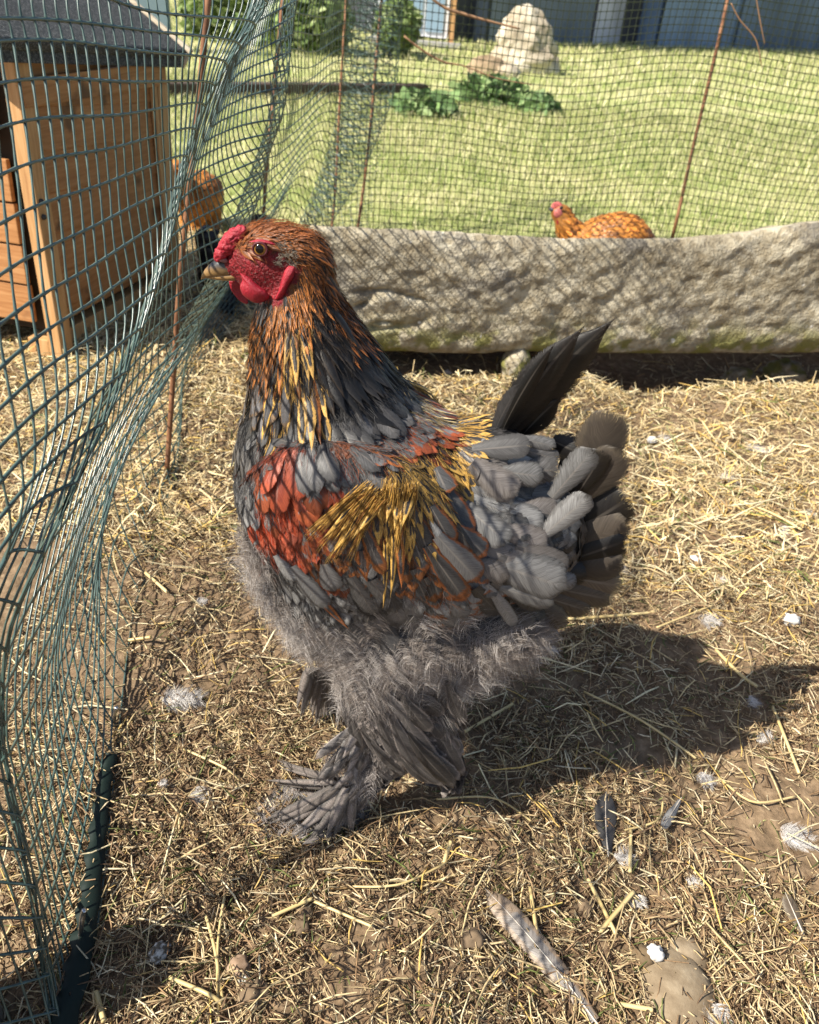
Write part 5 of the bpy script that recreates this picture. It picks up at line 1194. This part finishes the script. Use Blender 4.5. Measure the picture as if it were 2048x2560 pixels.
TYG = dict(TY); TYG['buff'] = (2, (.20, .18, .165), (.27, .20, .14), (.6, .35, .6), .05, .3)
gfeather([(1490, 2545), (1212, 2236)], 70, 'buff', 'long buff and grey wing feather lying on the straw at the bottom', sweep=-.10)
gfeather([(1520, 2130), (1512, 1990)], 62, 'greydk', 'dark slate body feather stuck in the straw right of centre', sweep=.08)
gfeather([(1700, 2000), (1650, 2085)], 26, 'white', 'small pale barred feather in the shade right of the rooster')
gfeather([(2010, 2320), (1960, 2235)], 40, 'brown', 'thin faded brown feather near the right edge on the dry grass')
WP = (.60, .57, .54)
def downf(x, y, L, k, ang, label, col=WP, w=.5, n_=5, kk=40):
    L = L*.8; p = pG(x, y); zc = (p-CPOS)@FWD; s = zc/FPX; p[2] = float(gz(p[0], p[1]))+.006
    root = empty('down_feather', tuple(float(v) for v in p), label, 'down feather'); tf = []
    for i in range(n_):
        a = ang+rng.normal(0, .22); tf.append((p+rng.normal(0, 1, 3)*[L*s*.12, L*s*.12, .002]-np.array([cos(ang), -sin(ang), 0])*L*s*.45, np.array([cos(a), -sin(a), .04*rng.normal()]), np.array([0, 0, 1.]), L*s*(.7+.3*rng.random()), kk*2, w*(.6+.5*rng.random()), col))
    down_curves('barbs', tf, root, None, .00016)
    o = root.children[0]; del o['kind']
    return root
downf(468, 1772, 100, 1, 0., 'plump fluffy white feather on the straw left of the rooster', kk=90)
downf(1995, 2102, 110, 1, .35, 'curved white downy feather near the right edge', kk=90, w=.4)
downf(500, 1998, 60, 1, .5, 'ragged white down tuft left of the rooster foot', kk=50)
downf(412, 1972, 30, 1, 0, 'tiny down tuft left of the ragged one by the foot')
downf(1785, 2540, 80, 1, 1.2, 'white down tuft cut by the bottom edge', kk=70)
for x, y, L, a, lb in [(1770, 1560, 60, .5, 'white down lying at the sunny edge of the rooster shadow'), (1885, 1770, 45, 1.3, 'grey down in the shade near the right side'), (1915, 1850, 60, -.4, 'pale split down in the shade below a straw'), (1755, 1970, 60, 1.2, 'long wisp of white down below the shade'), (1560, 2165, 60, -.3, 'greyish down under the dark feather'), (1590, 2260, 60, .9, 'faint grey down among crossed straws'), (1735, 2210, 50, .2, 'small grey tuft on the chaff at lower right'),
                        (1820, 1205, 60, .1, 'white down streak on sunny straw right of the tail'), (1660, 1100, 40, .2, 'white down by the tail on the yellow straw'), (1890, 1120, 60, -.4, 'white down high on the straw at right'), (1910, 1130, 40, -.6, 'second bit of white down high on the straw at right'), (1560, 1425, 40, .1, 'white down just right of the lowest tail feathers'), (1960, 1330, 40, 1.1, 'white tuft near the right edge beside a long straw'), (2030, 1290, 40, .6, 'down at the very right edge in the sun'),
                        (1480, 915, 40, .9, 'white fluff right under the slab behind the tail'), (510, 1520, 40, .2, 'faint down on the straw left of the belly'), (1800, 1460, 50, .3, 'soft wisp of down above the shadow at right'), (1120, 905, 30, .2, 'fluff in the straw under the slab behind the back'), (1380, 1640, 40, .3, 'down in the shade right behind the legs')]:
    downf(x, y, L, 1, a, lb, n_=4, kk=36)
# droppings and stones
DROP = mat('dropping', rough=.85); g = N(DROP); q = g.noise(220, 4, g.pos()); g.col(g.ramp(q, [(.45, (.10, .085, .065)), (.62, (.5, .48, .44))])); g.bump(q, .8, .002)
WHT = mat('chalk_white', (.58, .56, .53), .8)
def gr(name, x, y, r, label, cat, m_, seed, z=0., **k):
    p = pG(x, y); return rock(name, (p[0], p[1], float(gz(p[0], p[1]))+z), r, label, cat, m_, seed, sub=3, **k)
gr('dropping', 400, 2395, (.011, .008, .008), 'grey and white chalky dropping at the bottom left', 'dropping', DROP, 31, .006, rot=1.0, amp=.4)
gr('dropping', 1628, 2404, (.0085, .0065, .008), 'white capped dropping beside the half buried stone', 'dropping', WHT, 32, .016, amp=.4)
gr('dropping', 1605, 2400, (.010, .010, .011), 'brown curled dropping under the white one', 'dropping', mat('dung', (.13, .09, .05), .9), 33, .006, amp=.4)
gr('dropping', 1735, 1408, (.010, .008, .008), 'small white dropping on the sunny straw right of the tail', 'dropping', WHT, 34, .006, amp=.5)
gr('dropping', 1970, 1570, (.012, .008, .010), 'white dropping near the right edge above the shadow', 'dropping', WHT, 35, .008, amp=.5)
gr('dropping', 1627, 1112, (.010, .008, .007), 'white speck of dropping left of the down on yellow straw', 'dropping', WHT, 36, .008, amp=.5)
PEB = mat('pebble', rough=.8); g = N(PEB); q = g.noise(60, 5, g.pos()); g.col(g.ramp(q, [(.3, (.16, .10, .06)), (.7, (.36, .25, .17))])); g.bump(q, .5, .002)
gr('pebble', 598, 2432, (.011, .010, .009), 'reddish brown pebble at the bottom left of centre', 'pebble', PEB, 41, .004, amp=.35)
gr('pebble', 612, 2462, (.006, .005, .004), 'small pale pebble touching the reddish one', 'pebble', DROP, 42, .002)
BUR = mat('buried_stone', rough=.85); g = N(BUR); q = g.noise(40, 6, g.pos(), .6); g.col(g.ramp(q, [(.3, (.12, .085, .05)), (.5, (.20, .15, .095)), (.7, (.29, .23, .155))])); g.bump(q, .7, .003)
gr('half_buried_stone', 1690, 2470, (.038, .042, .020), 'smooth brown stone half buried in the dirt at lower right', 'stone', BUR, 43, -.004, amp=.12)
gr('half_buried_stone', 1715, 2385, (.022, .020, .012), 'smaller smooth stone just above the half buried one', 'stone', BUR, 44, -.002, amp=.15)
for i, (x, y, s, lb) in enumerate([(200*1.0+550, 2330, .010, 'dirt clod right of the vertical straw'), (1180, 2350, .012, 'lumpy dirt clod left of the long feather'), (760, 2290, .009, 'dark dirt clod below the foot'), (1460, 2280, .010, 'crumbly dirt clod under crossed straws'), (640, 2500, .012, 'dirt clod at the bottom edge left of centre')]):
    gr('dirt_clod', x, y, (s, s, s*.7), lb, 'clod', mat('clod', (.15, .105, .065), .95) if i == 0 else bpy.data.materials['clod'], 50+i, .001, amp=.5)
# big straw stalks that stand out
STM = mat('stalk', rough=.4, spec=.4); g = N(STM); q = g.noise(25, 2, g.pos()); g.col(g.ramp(q, [(.3, (.42, .31, .13)), (.7, (.60, .47, .24))])); g.bump(q, .2, .001)
def stalk(pts, r, label, hs=(.008, .012, .008)):
    P_ = []
    for i, (x, y) in enumerate(pts):
        p = pG(x, y, .008); p[2] = float(gz(p[0], p[1]))+hs[min(i, len(hs)-1)]; P_.append(p)
    tag(curve_tube('straw_stalk', P_, r, STM, sides=6, n=12), label, 'straw', 'thick straw stalks on the ground')
SK = [([(515, 2290), (540, 2390), (560, 2530)], .0019, 'thick golden stalk standing up at the lower left, bent over'), ([(562, 2240), (545, 2380), (548, 2560)], .0016, 'upright golden stalk crossing the bent one'), ([(425, 2445), (520, 2500), (565, 2520)], .0024, 'pale flat stalk pointing at the foot of the upright ones'),
      ([(680, 2300), (780, 2262)], .0022, 'golden stalk left of the bottom centre'), ([(785, 2262), (930, 2332)], .0018, 'long golden stalk continuing right at bottom centre'), ([(460, 1872), (560, 1925), (600, 1950)], .0017, 'pale stalk left of the foot feathers'), ([(1160, 1835), (1280, 1770)], .0022, 'thick stalk in the shade right of the leg'), ([(1330, 1560), (1520, 1552), (1640, 1535)], .0026, 'thick stalk on the top edge of the shadow'),
      ([(1460, 1730), (1600, 1810), (1740, 1895)], .0018, 'long thin stalk through the shadow'), ([(1790, 1625), (1850, 1690), (1895, 1715)], .0034, 'broad pale stalk at the right of the shadow'), ([(1830, 1250), (1930, 1290), (2005, 1325)], .0030, 'thick golden stalk upper right in the sun'), ([(1560, 2080), (1640, 2060), (1655, 2010)], .0014, 'kinked pale stem below the shadow'), ([(1800, 1945), (1880, 2010), (1990, 1990)], .0016, 'stem below the shadow at the right'),
      ([(1325, 2220), (1340, 2340), (1345, 2390)], .0024, 'upright golden stalk beside the long feather'), ([(1575, 2080), (1572, 2190)], .0024, 'golden stalk right beside the dark feather'), ([(1500, 2330), (1580, 2240)], .0034, 'flat golden straw blade crossing at lower right'), ([(1470, 2200), (1540, 2340)], .0024, 'long straw under the crossing blade'), ([(1550, 2510), (1630, 2530)], .0026, 'short golden piece at the bottom right'), ([(365, 1440), (420, 1490)], .0040, 'broad pale leaf of straw poking through the hem'),
      ([(320, 1605), (380, 1610)], .0030, 'pale stub of straw by the net hem'), ([(240, 2480), (262, 2560)], .0032, 'golden tube of straw right of the hem'), ([(1090, 2010), (1230, 2008), (1330, 2060)], .0014, 'thin straw arcing below the shadow'), ([(880, 2225), (1000, 2225), (1120, 2160)], .0014, 'thin straw lying below the foot'), ([(1110, 2160), (1125, 2115)], .0030, 'short flat straw right of the thin one'), ([(1930, 1770), (1995, 1940)], .0024, 'golden stalk in the shade at the right edge'), ([(1640, 1575), (1780, 1520)], .0018, 'golden stalk pointing to the white down')]
for p, r, lb in SK: stalk(p, min(r*.85, .0024), lb)
# tent pegs and pole
ALU = mat('aluminium', (.55, .56, .58), .3, .5, Metallic=1.)
tag(curve_tube('tent_peg', [pG(198, 2350, .0), pG(203, 2320, .03), pG(207, 2285, .045), pG(212, 2275, .05)], .0024, ALU, n=14), 'shiny metal peg pinning the green hem at the bottom left', 'peg')
tag(curve_tube('tent_peg', [pG(284, 1812, .0), pG(286, 1790, .02), pG(292, 1768, .035)], .0024, ALU, n=14), 'metal peg higher up at the end of the hem', 'peg')
pp_ = pG(-30, 2560); bm = bmesh.new(); bmesh.ops.create_cone(bm, cap_ends=True, segments=40, radius1=.035, radius2=.035, depth=.16)
bmesh.ops.bevel(bm, geom=[e for e in bm.edges if abs(e.verts[0].co.z-e.verts[1].co.z) < 1e-6], offset=.004, segments=2, affect='EDGES')
GAL = mat('galvanised', rough=.35, Metallic=.9); g = N(GAL); g.col(g.ramp(g.noise(500, 2, g.pos()), [(.4, (.42, .43, .45)), (.6, (.62, .63, .65))]))
o = bmobj('metal_post', bm, GAL, None, True); o.location = (float(pp_[0])-.02, float(pp_[1])-.01, .08)
tag(o, 'bright galvanised post end at the bottom left corner behind the net', 'post')
